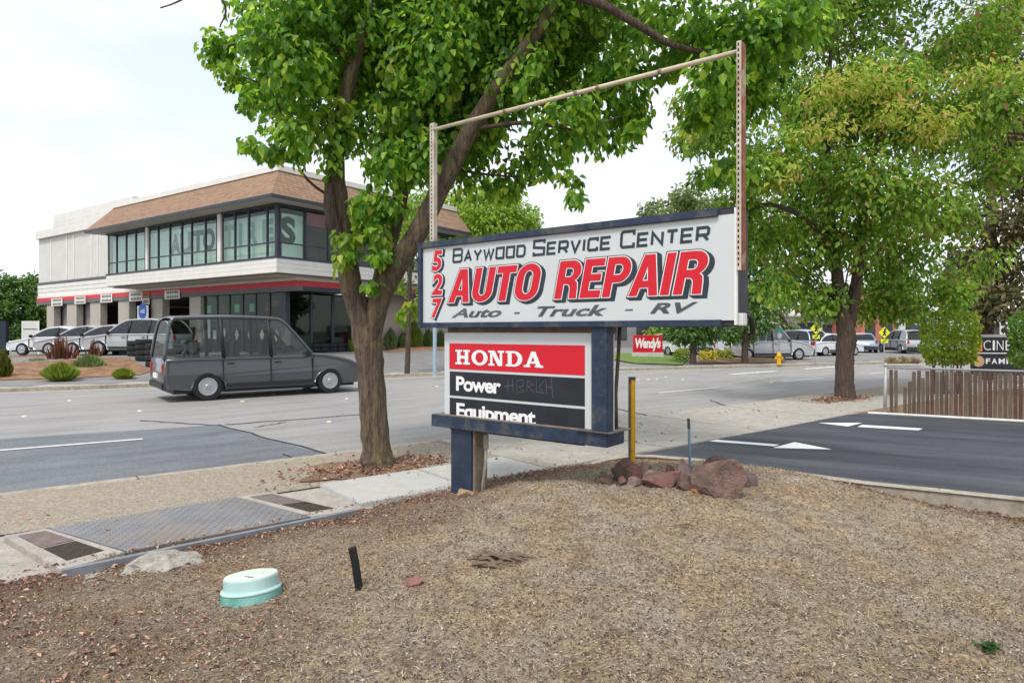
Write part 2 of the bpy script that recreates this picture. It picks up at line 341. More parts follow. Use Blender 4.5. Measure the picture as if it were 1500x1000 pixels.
# raised diamond treads
vs = []; fs = []
o0 = plate_q[0]; ex = plate_q[1] - o0; ey = plate_q[3] - o0; nx, ny = int(ex.length / .045), int(ey.length / .045); k = 0
for i in range(1, nx):
    for j in range(1, ny):
        c = lerpq(plate_q, i / nx, j / ny); d = (ex.normalized() if (i + j) % 2 else ey.normalized()); e = Vector((-d.y, d.x, 0))
        for q, z in ((d*.017, .1582), (e*.005, .1582), (-d*.017, .1582), (-e*.005, .1582), (d*.011, .1625), (e*.003, .1625), (-d*.011, .1625), (-e*.003, .1625)):
            vs.append((c.x+q.x, c.y+q.y, z))
        fs += [(k+4, k+5, k+6, k+7)] + [(k+a, k+(a+1) % 4, k+4+(a+1) % 4, k+4+a) for a in range(4)]; k += 8
tr = fast_mesh('tread_pattern', np.array(vs) - np.array(vt.location), fs, m_steel, vt); tr['kind'] = 'stuff'
for q in (fl_q, fr_q):                    # pale steel edge along the house side of the vault
    pass
b = MB(); e0, e1 = Vector((*fl_q[3].xy, .0)), Vector((*fr_q[2].xy, .0)); dd = (e1-e0).normalized(); nn = Vector((dd.y, -dd.x, 0))
b.prism([e0 + Vector((0,0,.05)), e1 + Vector((0,0,.05)), e1 + nn*.05 + Vector((0,0,.05)), e0 + nn*.05 + Vector((0,0,.05))], .118); b.build('edge_angle', M('edge_steel', (.2, .21, .23), .6, .2, 8), vt, world=True)
# tree planters: rough soil in the strip
def planter(px, py, w, l):
    c = G(px, py, .12); b = MB(); n = 34; pts = []
    for i in range(n):
        a = 2*math.pi*i/n; r = 1 + .5*(random.random()-.5); pts.append(c + S_*math.cos(a)*l*r + N_*math.sin(a)*w*r + Vector((0, 0, .012)))
    k = len(pts); b.add(pts + [c + Vector((0, 0, .06))], [(i, (i+1) % k, k) for i in range(k)]); return struct(b.build('planter_soil', m_dirt))
planter(550, 684, .5, .95); planter(1237, 585, .5, 1.0)
# ------------------------------------------------------------------ driveway with its curb
CURB = [G(866, 674, .2), G(884, 669.5, .24), G(915, 666.5, .25), G(955, 666.5, .25), G(1020, 672, .25), G(1110, 684, .25), G(1266, 705, .25), G(1500, 729, .25)]
d = (CURB[-1] - CURB[-2]); CURB += [CURB[-1] + d*2.2, CURB[-1] + d*6]
FENCE0, FENCE1 = G(1296, 606, .16), G(1500, 617, .16); FD = (FENCE1 - FENCE0).normalized(); FN = Vector((-FD.y, FD.x, 0))
b = MB(); b.sheet([Vector((*p.xy, .162)) for p in [CURB[0], *CURB[2:], FENCE1 + FD*14, FENCE0 - FD*.35, SN(13.4, 6.12)]])
struct(b.build('driveway', m_drive))
b = MB(); swept(b, [p for p in CURB], -.13, 0., [.17, .23] + [.255]*(len(CURB)-2)); struct(b.build('driveway_curb', m_curb))
b = MB(); fp = [FENCE0 - FD*.3 - FN*.1, FENCE1 + FD*14 - FN*.1]; swept(b, fp, .1, .1, .195); struct(b.build('fence_footing', M('painted_curb', (.6, .59, .56), .8, .15, 8)))
b = MB(); b.sheet([Vector((*p.xy, .15)) for p in (FENCE0 - FD*.6, FENCE1 + FD*16, FENCE1 + FD*16 + FN*14, SN(30, 5.5), SN(17, 6.25), SN(14.2, 6.2))]); struct(b.build('planting_bed', M('bark_mulch', (.23, .13, .07), .95, .4, 18, .9, 50, col2=(.33, .22, .1))))
def arrow(pts_list):
    b = MB()
    for q in pts_list: b.sheet([Vector((*G(x, y, .162).xy, .1665)) for x, y in q])
    return struct(b.build('painted_arrow', m_paint_w))
m_paint_w = M('white_lot_paint', (.8, .8, .79), .6, .06, 14)
arrow([[(1038, 646.3), (1050, 644), (1142, 651.2), (1134, 653.6)], [(1132, 656), (1164, 647.5), (1218, 658.2)]])
arrow([[(1198, 619.2), (1263, 619.4), (1242, 624.6)], [(1256, 625.2), (1263, 622.2), (1352, 627.6), (1345, 630.2)]])
# ------------------------------------------------------------------ the mound
CP = [(*SN(s, n).xy, .13) for s, n in ((-6, 5.5), (-4, 5.5), (-2, 5.5), (0, 5.5), (1.4, 5.6), (2.6, 5.7), (3.6, 5.9), (4.6, 6.0), (5.6, 6.05))]
def cp(px, py, z): g = G(px, py, z); CP.append((g.x, g.y, z))
def cpd(px, py, d): g = PD(px, py, d); CP.append((g.x, g.y, g.z))
for a in ((760, 709, 6.05), (830, 703, 6.1), (900, 699, 6.2), (1000, 686, 6.45), (1090, 686, 6.4), (1180, 697, 6.2), (690, 731, 6.25)): cpd(*a)
for a in ((850, 680, .17), (960, 672, .19), (1260, 716, .17), (1400, 744, .14), (1500, 764, .12), (600, 760, .2), (500, 790, .2), (1000, 780, .43), (860, 780, .40), (750, 800, .36), (600, 860, .30), (370, 880, .21), (120, 900, .14), (-100, 960, .14), (300, 980, .26), (750, 1000, .36), (1100, 880, .40), (1300, 800, .26), (1400, 900, .30), (1500, 1000, .30), (1650, 850, .14), (1100, 1000, .38)): cp(*a)
CP += [(0, 0, .38), (-3, 0, .25), (3, 0, .32), (-2, 2, .24), (0, -4, .38), (6, 2, .12), (-6, -1, .14), (7, -3, .14), (-6, -5, .2)]
CPA = np.array(CP)
def tps(r): return np.where(r > 0, r*r*np.log(r + 1e-9), 0)
_K = tps(np.linalg.norm(CPA[:, None, :2] - CPA[None, :, :2], axis=2)) + np.eye(len(CPA)) * .25
_P = np.c_[np.ones(len(CPA)), CPA[:, :2]]
_W = np.linalg.solve(np.block([[_K, _P], [_P.T, np.zeros((3, 3))]]), np.r_[CPA[:, 2], np.zeros(3)])
CPOLY = np.array([[p.x, p.y] for p in CURB])
def curb_side(X, Y):                     # signed distance to the driveway curb, positive on the driveway
    best = np.full(X.shape, 1e9); sg = np.zeros(X.shape)
    for a, c in zip(CPOLY[:-1], CPOLY[1:]):
        dx, dy = c - a; L2 = dx*dx + dy*dy; t = np.clip(((X-a[0])*dx + (Y-a[1])*dy) / L2, 0, 1); qx, qy = X - a[0] - t*dx, Y - a[1] - t*dy; dist = np.hypot(qx, qy)
        s = np.sign(dx*(Y-a[1]) - dy*(X-a[0])); m = dist < best - 1e-6; best = np.where(m, dist, best); sg = np.where(m, s, sg)
    return best * sg
def n_edge(s): return 5.66 + .40 * np.clip(s / 5, 0, 1)
def mound_z(X, Y, detail=True):
    X = np.asarray(X, float); Y = np.asarray(Y, float); z = _W[-3] + _W[-2]*X + _W[-1]*Y
    for w, (cx, cy, _) in zip(_W[:len(CPA)], CPA): z = z + w * tps(np.hypot(X-cx, Y-cy))
    z = np.clip(z, .1, .6)
    s = X*S_.x + Y*S_.y; n = X*N_.x + Y*N_.y
    over = np.maximum(n - n_edge(s), 0) ; z = z - np.minimum(over * 3, .5)
    cd = np.maximum(curb_side(X, Y) - .02, 0); z = z - np.minimum(cd * 4, .5)
    if detail:
        z = z + .030*(vnoise(X*1.7, Y*1.7, 1) - .5) + .022*(vnoise(X*5, Y*5, 2) - .5) + .026*(vnoise(X*13, Y*13, 3) - .5)*vnoise(X*2, Y*2, 6) + .028*(vnoise(X*31, Y*31, 4) - .5)*(.4 + vnoise(X*3, Y*3, 7))
    return z
def mz(x, y): return float(mound_z(np.array([x]), np.array([y]))[0])
def on_mound(px, py):                    # march the view ray to the mound
    u = (px-750)/F; w = (HZ-py)/F; ds = np.linspace(1.5, 14, 2500); h = mound_z(u*ds, ds); k = np.argmax(EYE + w*ds < h); d = ds[k]
    return Vector((u*d, d, float(h[k])))
def grid_axis(a, b, near, far, c0, c1):
    xs = [c0]; 
    while xs[-1] < b: xs.append(xs[-1] + (near if xs[-1] < c1 else far))
    ys = [c0]
    while ys[-1] > a: ys.append(ys[-1] - far)
    return np.array(sorted(set(ys + xs)))
gx = grid_axis(-14, 16, .03, .5, -4.2, 5.2); gy = grid_axis(-14, 10.5, .03, .5, 1.9, 8.9)
X, Y = np.meshgrid(gx, gy); Z = mound_z(X, Y); nxg, nyg = len(gx), len(gy)
idx = np.arange(nxg*nyg).reshape(nyg, nxg); Fq = np.stack([idx[:-1, :-1], idx[:-1, 1:], idx[1:, 1:], idx[1:, :-1]], -1).reshape(-1, 4)
keep = (Z.ravel()[Fq].max(1) > -.02); Fq = Fq[keep]
V = np.stack([X.ravel(), Y.ravel(), Z.ravel()], 1)
# ground cover weights: dry straw on the crown of the mound, brown duff and leaf litter by the sidewalk and the curb
def duff(X, Y):
    s = X*S_.x + Y*S_.y; n = X*N_.x + Y*N_.y; a = np.clip(1 - (n_edge(s) - n) / (1.3 + 1.1*vnoise(X*1.3, Y*1.3, 9)), 0, 1)
    cdst = -curb_side(X, Y); c = np.clip(1.35 - cdst / .75, 0, 1) * (X > 3.3)
    left = np.clip((-X - .6) / 2.6, 0, 1) * .8
    return np.clip(np.maximum(np.maximum(a, c), left) + .5*(vnoise(X*2.4, Y*2.4, 11) - .5), 0, 1)
mm = bpy.data.materials.new('dry_mound'); mm.use_nodes = True; nt = mm.node_tree; bs = nt.nodes['Principled BSDF']; bs.inputs['Roughness'].default_value = .95; bs.inputs['Specular IOR Level'].default_value = .1
def tn(scale, detail=8, rough=.65, stretch=None):
    n = nt.nodes.new('ShaderNodeTexNoise'); n.inputs['Scale'].default_value = scale; n.inputs['Detail'].default_value = detail; n.inputs['Roughness'].default_value = rough
    src = nt.nodes.new('ShaderNodeTexCoord').outputs['Object']
    if stretch: mp = nt.nodes.new('ShaderNodeMapping'); mp.inputs['Scale'].default_value = stretch; mp.inputs['Rotation'].default_value = (0, 0, .5); nt.links.new(src, mp.inputs[0]); src = mp.outputs[0]
    nt.links.new(src, n.inputs[0]); return n
n1 = tn(34, 9, .72); r1 = ramp(nt, [(.31, (.085, .055, .036)), (.43, (.33, .235, .15)), (.55, (.57, .43, .28)), (.68, (.76, .62, .44))]); nt.links.new(n1.outputs[0], r1.inputs[0])
n2 = tn(30, 9, .72); r2 = ramp(nt, [(.30, (.045, .028, .02)), (.45, (.15, .09, .062)), (.58, (.25, .165, .12)), (.74, (.40, .31, .24))]); nt.links.new(n2.outputs[0], r2.inputs[0])
n5 = tn(2.2, 6, .6); r5 = ramp(nt, [(.40, (0, 0, 0)), (.62, (1, 1, 1))]); nt.links.new(n5.outputs[0], r5.inputs[0])
n6 = tn(40, 8, .75); r6 = ramp(nt, [(.31, (.09, .07, .055)), (.45, (.36, .29, .22)), (.64, (.68, .59, .48))]); nt.links.new(n6.outputs[0], r6.inputs[0])
mA = nt.nodes.new('ShaderNodeMixRGB'); nt.links.new(r5.outputs[0], mA.inputs[0]); nt.links.new(r1.outputs[0], mA.inputs[1]); nt.links.new(r6.outputs[0], mA.inputs[2])
n7 = tn(5.5, 8, .75); r7 = ramp(nt, [(.50, (0, 0, 0)), (.66, (.75, .75, .75))]); nt.links.new(n7.outputs[0], r7.inputs[0]); mC = nt.nodes.new('ShaderNodeMixRGB'); nt.links.new(r7.outputs[0], mC.inputs[0]); nt.links.new(mA.outputs[0], mC.inputs[1]); nt.links.new(r2.outputs[0], mC.inputs[2])
at = nt.nodes.new('ShaderNodeAttribute'); at.attribute_name = 'duff'
mB = nt.nodes.new('ShaderNodeMixRGB'); nt.links.new(at.outputs['Fac'], mB.inputs[0]); nt.links.new(mC.outputs[0], mB.inputs[1]); nt.links.new(r2.outputs[0], mB.inputs[2]); nt.links.new(mB.outputs[0], bs.inputs['Base Color'])
n4 = tn(70, 8, .75); bp = nt.nodes.new('ShaderNodeBump'); bp.inputs['Strength'].default_value = 1; bp.inputs['Distance'].default_value = .03; nt.links.new(n4.outputs[0], bp.inputs['Height']); nt.links.new(bp.outputs[0], bs.inputs['Normal'])
mound = struct(fast_mesh('mound', V, Fq, mm))
at_ = mound.data.attributes.new('duff', 'FLOAT', 'POINT'); at_.data.foreach_set('value', duff(V[:, 0], V[:, 1]).astype(np.float32))
for p in mound.data.polygons: p.use_smooth = True
# loose cover on the mound: straw, leaf litter, pebbles
def scatter(n, dmax, fn):
    d = 1.9 + (dmax - 1.9) * rng.random(n) ** 1.25; u = -.95 + 1.9 * rng.random(n); x = u * d; y = d
    s = x*S_.x + y*S_.y; nn = x*N_.x + y*N_.y; ok = (nn < n_edge(s) + .10*rng.random(n)) & (curb_side(x, y) < -.03)
    x, y = x[ok], y[ok]; w = duff(x, y); k = fn(w, rng.random(len(x))); x, y = x[k], y[k]
    return np.stack([x, y, np.maximum(mound_z(x, y), np.where(x*N_.x + y*N_.y > n_edge(x*S_.x + y*S_.y), .15, -1))], 1)
def flat_bits(name, P, ln, asp, mat, tilt, label, lift=.004, fold=.3):
    n = len(P); a = rng.random(n) * 2*math.pi; A = np.stack([np.cos(a), np.sin(a), rng.normal(size=n) * tilt], 1)
    Nn = np.stack([rng.normal(size=n)*tilt, rng.normal(size=n)*tilt, np.ones(n)], 1); P = P.copy(); P[:, 2] += lift
    l = ln * (.5 + rng.random(n)); V, Fq = leaves(P, A, Nn, l, l*asp, fold); o = fast_mesh(name, V, Fq, mat)
    return tag(o, label, 'ground litter', kind='stuff')
m_straw = leaf_mat('straw', [(0, (.38, .28, .17)), (.4, (.56, .44, .27)), (.7, (.70, .60, .42)), (1, (.16, .11, .07))], .1)
m_litter = leaf_mat('dead_leaves', [(0, (.18, .08, .05)), (.35, (.33, .15, .09)), (.6, (.44, .24, .15)), (.85, (.55, .40, .3)), (1, (.08, .05, .04))], .1)
m_chip = leaf_mat('chips', [(0, (.05, .04, .035)), (.35, (.16, .12, .09)), (.65, (.36, .30, .24)), (1, (.50, .45, .40))], .05)
flat_bits('dark_crumb_cover', scatter(52000, 8, lambda w, r: r > .2), .013, .5, leaf_mat('crumbs', [(0, (.05, .035, .025)), (.7, (.13, .09, .06)), (1, (.2, .13, .09))], .05), .5, 'dark crumbs of bark and soil all over the mound', .006)
flat_bits('straw_cover', scatter(80000, 9, lambda w, r: r > w*.75), .028, .09, m_straw, .35, 'short dry straw lying all over the mound', .006)
flat_bits('bark_chip_cover', scatter(60000, 8, lambda w, r: r > .25), .012, .7, m_chip, .4, 'small bark chips and crumbs scattered across the mound', .004)
flat_bits('leaf_litter', scatter(70000, 9.5, lambda w, r: r < w**3.*.95), .029, .5, m_litter, .35, 'reddish brown dead leaves along the sidewalk and curb edges', .008, .5)

for (px, py), lb_ in (((550, 684), 'dead leaves around the foot of the tree beside the sign'), ((1237, 585), 'dead leaves around the foot of the right hand tree')):
    c = G(px, py, .13); a = rng.normal(size=(700, 2)); P = np.array([list(c + S_*(q[0]*.55) + N_*(q[1]*.24)) for q in a]); P[:, 2] = .135 + np.maximum(0, .05*(1 - np.hypot(a[:, 0]*.55/.95, a[:, 1]*.24/.5))); ok = np.abs(a[:, 1]) < 4; flat_bits('leaf_litter', P[ok], .05, .5, m_litter, .4, lb_, .006, .5)
a = rng.random((260, 2)); P = np.array([list(SN(-4 + 18*q[0], 5.9 + 2.8*q[1], .152)) for q in a]); flat_bits('leaf_litter', P, .045, .5, m_litter, .3, 'a few dead leaves blown over the sidewalk and strip', .004, .4)

P = scatter(5200, 8, lambda w, r: r > .3); n = len(P); ico = np.array([(1, 0, 0), (-1, 0, 0), (0, 1, 0), (0, -1, 0), (0, 0, 1), (0, 0, -1)], float); ft = np.array([(0, 2, 4), (2, 1, 4), (1, 3, 4), (3, 0, 4), (2, 0, 5), (1, 2, 5), (3, 1, 5), (0, 3, 5)])
rs_ = .004 + .012*rng.random(n)**3; V = (P[:, None, :] + ico[None]*rs_[:, None, None]*(.6 + .8*rng.random((n, 6, 1)))*np.array([1, 1, .7])).reshape(-1, 3); Fq = (ft[None] + (np.arange(n)*6)[:, None, None]).reshape(-1, 3)
tag(fast_mesh('clod_cover', V, Fq, leaf_mat('clods', [(0, (.10, .07, .05)), (.5, (.26, .19, .14)), (.8, (.36, .29, .23)), (1, (.24, .24, .25))], .0), k=3), 'small stones and clods of earth lying about the mound', 'ground litter', kind='stuff')
# ================================================================== the shop sign
PL = Vector((-.982, 6.91, 0)); PR = Vector((1.6745, 4.85, 0)); E1 = (PR-PL).normalized(); E2 = Vector((-E1.y, E1.x, 0)); SW = (PR-PL).length
sign = thing('roadside_sign', 'roadside sign, white AUTO REPAIR cabinet above a red and black HONDA panel, navy post', 'sign', PL + Vector((0, 0, 0)), math.atan2(E1.y, E1.x))
def fp(px, py, q=0.):                    # panel coordinates (p along, z up) of a pixel on the plane q behind the face
    u = (px-750)/F; o = PL + E2*q; p = (u*o.y - o.x) / (E1.x - u*E1.y); d = o.y + p*E1.y
    return p, EYE + (HZ-py)/F*d
m_navy = M('navy_paint', (.022, .034, .062), .5, .35, 5, .15, 40, col2=(.05, .065, .095), mixpos=(.5, .68))
m_navy_worn = M('navy_paint_worn', (.022, .036, .07), .5, .35, 7, .15, 40, col2=(.07, .075, .08), mixpos=(.52, .62))
m_darkend = M('cabinet_end', (.035, .035, .045), .6, .25, 6)
m_face = M('sign_face', (.55, .585, .59), .35, .03, 2.0, spec=.5)
m_whiteedge = M('white_edge', (.72, .72, .69), .5, .08, 6)
m_red = M('sign_red', (.58, .010, .026), .4, .04, 5)
m_black = M('sign_black', (.018, .021, .028), .45, .2, 6)
m_white = M('sign_white', (.80, .80, .80), .4, .03, 6)
m_charcoal = M('sign_charcoal', (.025, .04, .055), .45, .3, 3)
m_grey = M('faded_letter', (.09, .105, .12), .5, .5, 2.2)
TH = .345; Z0, Z1 = 1.882, 2.774
cab = MB().box((.0, .012, Z0), (SW-.02, TH, Z1)).build('cabinet', m_darkend, sign, bevel=.006)
face = MB().box((.045, .0, Z0+.045), (SW-.012, .0118, Z1-.05)).build('face_panel', m_face, sign)
fw = .052
MB().box((-.006, -.03, Z0-.004), (fw, .0, Z1+.004)).build('frame_rail', m_navy, sign, bevel=.006)
MB().box((fw+.001, -.03, Z1-.06), (SW-.13, -.001, Z1+.004)).build('frame_rail', m_navy_worn, sign, bevel=.006)
MB().box((fw+.001, -.03, Z0-.004), (SW-.10, -.001, Z0+.05)).build('frame_rail', m_navy_worn, sign, bevel=.006)
MB().box((fw-.05, .015, Z1+.0005), (SW-.02, TH, Z1+.008)).build('top_cover', m_navy_worn, sign)
MB().box((SW-.0118, -.004, Z0+.01), (SW+.006, .03, Z1-.004)).build('edge_strip', m_whiteedge, sign)
jb = MB().box((SW-.018, .06, Z0+.005), (SW+.03, .17, Z0+.1)).build('junction_box', m_whiteedge, sign, bevel=.006)
MB().tube([(SW+.02, .19, Z0+.10), (SW+.05, .21, Z0+.06), (SW+.05, .23, Z0-.03), (SW+.04, .26, Z0-.05)], .022, 8).build('cable_elbow', M('black_cable', (.012, .012, .014), .5), sign, smooth=True)
# lettering of the upper panel -------------------------------------------------
def arc(cx, cy, rx, ry, a0, a1, n=10): return [(cx + rx*math.cos(R(a0+(a1-a0)*i/n)), cy + ry*math.sin(R(a0+(a1-a0)*i/n))) for i in range(n+1)]
GL = {  # heavy condensed capitals: (advance, loops)
 'A': (.74, [[(0, 0), (.21, 0), (.255, .2), (.465, .2), (.51, 0), (.73, 0), (.50, 1), (.235, 1)], [(.295, .37), (.425, .37), (.36, .72)]]),
 'U': (.68, [[(0, 1)] + arc(.33, .30, .33, .30, 180, 360, 14) + [(.66, 1), (.445, 1), (.445, .31)] + arc(.33, .31, .115, .13, 0, -180, 10) + [(.215, 1)]]),
 'T': (.60, [[(0, 1), (0, .8), (.19, .8), (.19, 0), (.41, 0), (.41, .8), (.60, .8), (.60, 1)]]),
 'O': (.72, [arc(.35, .68, .35, .33, 0, 180, 12) + arc(.35, .32, .35, .33, 180, 360, 12), list(reversed(arc(.35, .65, .13, .18, 0, 180, 10) + arc(.35, .35, .13, .18, 180, 360, 10)))]),
 'R': (.70, [[(0, 0), (0, 1), (.38, 1)] + arc(.38, .72, .29, .28, 90, -60, 10) + [(.60, .42), (.63, .30), (.655, 0), (.44, 0), (.42, .26)] + arc(.32, .27, .09, .11, 20, 90, 5) + [(.215, .39), (.215, 0)], [(.215, .57), (.34, .57)] + arc(.35, .69, .105, .12, -90, 90, 8) + [(.215, .81)]]),
 'E': (.58, [[(0, 0), (0, 1), (.55, 1), (.55, .81), (.215, .81), (.215, .61), (.51, .61), (.51, .43), (.215, .43), (.215, .19), (.565, .19), (.565, 0)]]),
 'P': (.66, [[(0, 0), (0, 1), (.36, 1)] + arc(.36, .68, .29, .32, 90, -90, 12) + [(.215, .36), (.215, 0)], [(.215, .55), (.34, .55)] + arc(.34, .685, .105, .135, -90, 90, 8) + [(.215, .82)]]),
 'I': (.26, [[(0, 0), (0, 1), (.215, 1), (.215, 0)]]),
}
def heavy(word, offset):
    vs, fs, x = [], [], 0.
    for ch in word:
        adv, loops = GL[ch]; v, f = me_vf(poly_mesh([[(px + x, py) for px, py in lp] for lp in loops], offset)); k = len(vs)
        vs += v; fs += [tuple(i + k for i in q) for q in f]; x += adv + .05
    return vs, fs
def shadowed(name, vfn, box, shear, par, dep=.034, o_w=.022, o_b=.045):
    base = vfn(0.); ref = base[0]
    r = MB(); fit_text(r, base, box, .0075, shear); bk = MB()
    wv = vfn(o_w); wh = MB(); fit_text(wh, wv, box, .0055, shear, ref=ref)
    bv = vfn(o_b); n = 8
    for i in range(n + 1):
        t = MB(); fit_text(t, bv, box, .0014 + .0004*(n-i), shear, ref=ref); q = dep * i / n
        bk.add([(x + q, y, z - q*.62) for x, y, z in t.v], t.f)
    a = bk.build(name + '_shadow', m_charcoal, par); bb = wh.build(name + '_outline', m_white, par); c = r.build(name, m_red, par)
def bx(bl, tr_):                         # box from the left-bottom and right-top pixels
    (p0, z0), (p1, z1) = fp(*bl), fp(*tr_); return (p0, p1, z0, z1)
zA0 = fp(657, 444)[1]; zA1 = fp(740, 389)[1]
shadowed('lettering', lambda o: heavy('AUTO', o), (fp(657, 444)[0], fp(793, 410)[0], zA0, zA1), .2, face)
zR0 = fp(812, 438)[1]; zR1 = fp(1038, 366)[1]
shadowed('lettering', lambda o: heavy('REPAIR', o), (fp(812, 438)[0], fp(1038, 366)[0], zR0, zR1), .2, face)
for ch, y0, y1 in (('5', 367, 397), ('2', 401, 432), ('7', 437, 466)):
    shadowed('numeral', lambda o, c=ch: me_vf(text_mesh(c, .035 + o)), (fp(633, y1)[0], fp(648.5, y0)[0], fp(640, y1)[1], fp(640, y0)[1]), .15, face, .022, .03, .05)
TG = {'B': [[(0,0),(0,1),(.85,1),(1,.88),(1,.62),(.88,.52),(0,.52)],[(.88,.52),(1,.4),(1,.12),(.85,0),(0,0)]], 'A': [[(0,0),(.5,1),(1,0)],[(.22,.33),(.78,.33)]], 'Y': [[(0,1),(.5,.45),(1,1)],[(.5,.45),(.5,0)]],
 'W': [[(0,1),(.25,0),(.5,.9),(.75,0),(1,1)]], 'O': [[(0,0),(1,0),(1,1),(0,1),(0,0)]], 'D': [[(0,0),(0,1),(.8,1),(1,.8),(1,.2),(.8,0),(0,0)]], 'S': [[(1,.8),(1,1),(0,1),(0,.54),(1,.46),(1,0),(0,0),(0,.2)]],
 'E': [[(1,1),(0,1),(0,0),(1,0)],[(0,.5),(.9,.5)]], 'R': [[(0,0),(0,1),(.85,1),(1,.88),(1,.55),(.88,.42),(0,.42)],[(.55,.42),(1,0)]], 'V': [[(0,1),(.5,0),(1,1)]], 'I': [[(.5,0),(.5,1)]],
 'C': [[(1,.75),(1,1),(.12,1),(0,.88),(0,.12),(.12,0),(1,0),(1,.25)]], 'N': [[(0,0),(0,1),(1,0),(1,1)]], 'T': [[(0,1),(1,1)],[(.5,1),(.5,0)]]}
def techno(word, box, w, depth, par, mat, small=.80):
    # widths in units of the full cap height
    wid = lambda ch, big: (.10 if ch == 'I' else .98 if ch == 'W' else .72) * (1 if big else small*.95)
    x = 0; plan = []
    for i, ch in enumerate(word):
        if ch == ' ': x += .42; continue
        big = i == 0 or word[i-1] == ' '; ww = wid(ch, big); plan.append((ch, x, ww, 1 if big else small)); x += ww + .24
    tot = x - .24; sx = (box[1]-box[0]) / tot; hh = box[3]-box[2]; dd = depth
    for ch, x0, ww, sc in plan:
        mb = MB(); dd = depth
        for st in TG[ch]:
            dd += .00012; stroke(mb, [(box[0] + (x0 + px*ww)*sx + .06*py*hh, box[2] + w/2 + py*(hh*sc - w)) for px, py in st], w, dd)
        mb.build('letter', mat, par)
b = MB(); p0, z0 = fp(664, 385.5); p1, z1 = fp(1037, 333); techno('BAYWOOD SERVICE CENTER', (p0, p1, z0 - .002, 2.685), .024, .003, face, m_charcoal)
for s, a, c, m in (('Auto', (661, 465.5), (735, 450), 0), ('-', (753, 459.5), (762, 457), 0), ('Truck', (787, 464), (890, 446), 0), ('-', (915, 455), (928, 452.5), 0), ('RV', (952, 459.5), (1023, 442), 0)):
    b = MB(); fit_text(b, me_vf(text_mesh(s, .03)), bx(a, c), .003, .35); b.build('lettering', m_grey, face)
# lower cabinet -----------------------------------------------------------------
Q2 = .065
rp0 = fp(866, 560, .0)[0]; rp1 = fp(890, 560, .0)[0]
lp0 = fp(650, 500, Q2)[0]; lp1 = fp(866, 500, Q2)[0]; lzt = fp(650, 487, Q2)[1]
low = MB().box((lp0, Q2+.011, .90), (rp1-.012, Q2+.085, lzt)).build('lower_cabinet', m_whiteedge, sign, bevel=.008)
lface = MB().box((lp0+.012, Q2, .92), (lp1, Q2+.0105, lzt-.01)).build('lower_panel', m_face, sign)
def lb(name, mat, x0, x1, yt, yb, dep):  # a band between two pixel columns, heights read at the left
    a, zt = fp(x0, yt, Q2); c = fp(x1, yt, Q2)[0]; zb = fp(x0, yb, Q2)[1]; return MB().box((a, Q2-dep, zb), (c, Q2-.0005, zt)).build(name, mat, lface)
redb = lb('red_band', m_red, 658.5, 856.8, 502.6, 540, .003); bl1 = lb('black_band', m_black, 659, 856.8, 543.5, 578.5, .003); bl2 = lb('black_band', m_black, 659, 856.8, 582, 628, .003)
b = MB(); hx0, hz0 = fp(667.5, 533, Q2); hx1 = fp(796, 520, Q2)[0]; hz1 = fp(667.5, 512, Q2)[1]
def hon(b, x, w, ch, dep):
    hh = hz1-hz0
    def rc(u0, u1, v0, v1):
        nonlocal dep; dep += .00012; b.add([(x+u0*w, -dep, hz0+v0*hh), (x+u1*w, -dep, hz0+v0*hh), (x+u1*w, -dep, hz0+v1*hh), (x+u0*w, -dep, hz0+v1*hh)], [(0,1,2,3)])
    def qd(ps):
        nonlocal dep; dep += .00012; b.add([(x+u*w, -dep, hz0+v*hh) for u, v in ps], [tuple(range(len(ps)))])
    if ch == 'H':
        rc(.12,.35,0,1); rc(.65,.88,0,1); rc(.3,.7,.4,.6)
        for v in (0,.87): rc(0,.46,v,v+.13); rc(.54,1,v,v+.13)
    if ch == 'N':
        rc(.12,.27,0,1); rc(.73,.88,0,1); qd([(.12,1),(.40,1),(.88,0),(.62,0)]); rc(0,.4,0,.13); rc(0,.36,.87,1); rc(.6,1,.87,1)
    if ch == 'A':
        qd([(.08,0),(.24,0),(.56,.86),(.60,1),(.40,1)]); qd([(.40,1),(.62,1),(.95,0),(.70,0)]); rc(.25,.75,.24,.38); rc(-.02,.34,0,.13); rc(.6,1.04,0,.13)
    if ch in 'OD':
        lo = ([arc(.5,.5,.5,.52,0,360,28)[:-1], list(reversed(arc(.5,.5,.25,.36,0,360,24)[:-1]))] if ch == 'O' else
              [[(0,0),(0,.13),(.12,.13),(.12,.87),(0,.87),(0,1),(.5,1)]+arc(.5,.5,.5,.5,90,-90,14), list(reversed([(.36,.13),(.36,.87),(.46,.87)]+arc(.46,.5,.27,.37,90,-90,12)))])
        v, f = me_vf(poly_mesh(lo)); dep += .0001; b.add([(x+u*w, -dep, hz0+vv*hh) for u, vv in v], f)
tw = (hx1-hx0); wl = tw/5.5
for i, ch in enumerate('HONDA'): hon(b, hx0 + i*(wl*1.1), wl*(1.06 if ch in 'OA' else 1), ch, .0045 - Q2)
b.build('lettering', m_white, redb)
b = MB(); fit_text(b, me_vf(text_mesh('Power', .03, .92)), (*[fp(668.5, 572, Q2)[0], fp(734, 572, Q2)[0]], fp(668.5, 572, Q2)[1], fp(668.5, 550.5, Q2)[1]), .0045 - Q2); b.build('lettering', m_white, bl1)
b = MB(); fit_text(b, me_vf(text_mesh('Equipment', .03, .92)), (*[fp(669, 615, Q2)[0], fp(785, 615, Q2)[0]], fp(669, 617, Q2)[1], fp(669, 589.5, Q2)[1]), .0045 - Q2); b.build('lettering', m_white, bl2)
b = MB(); m_scr = M('scratch', (.17, .19, .23), .6)
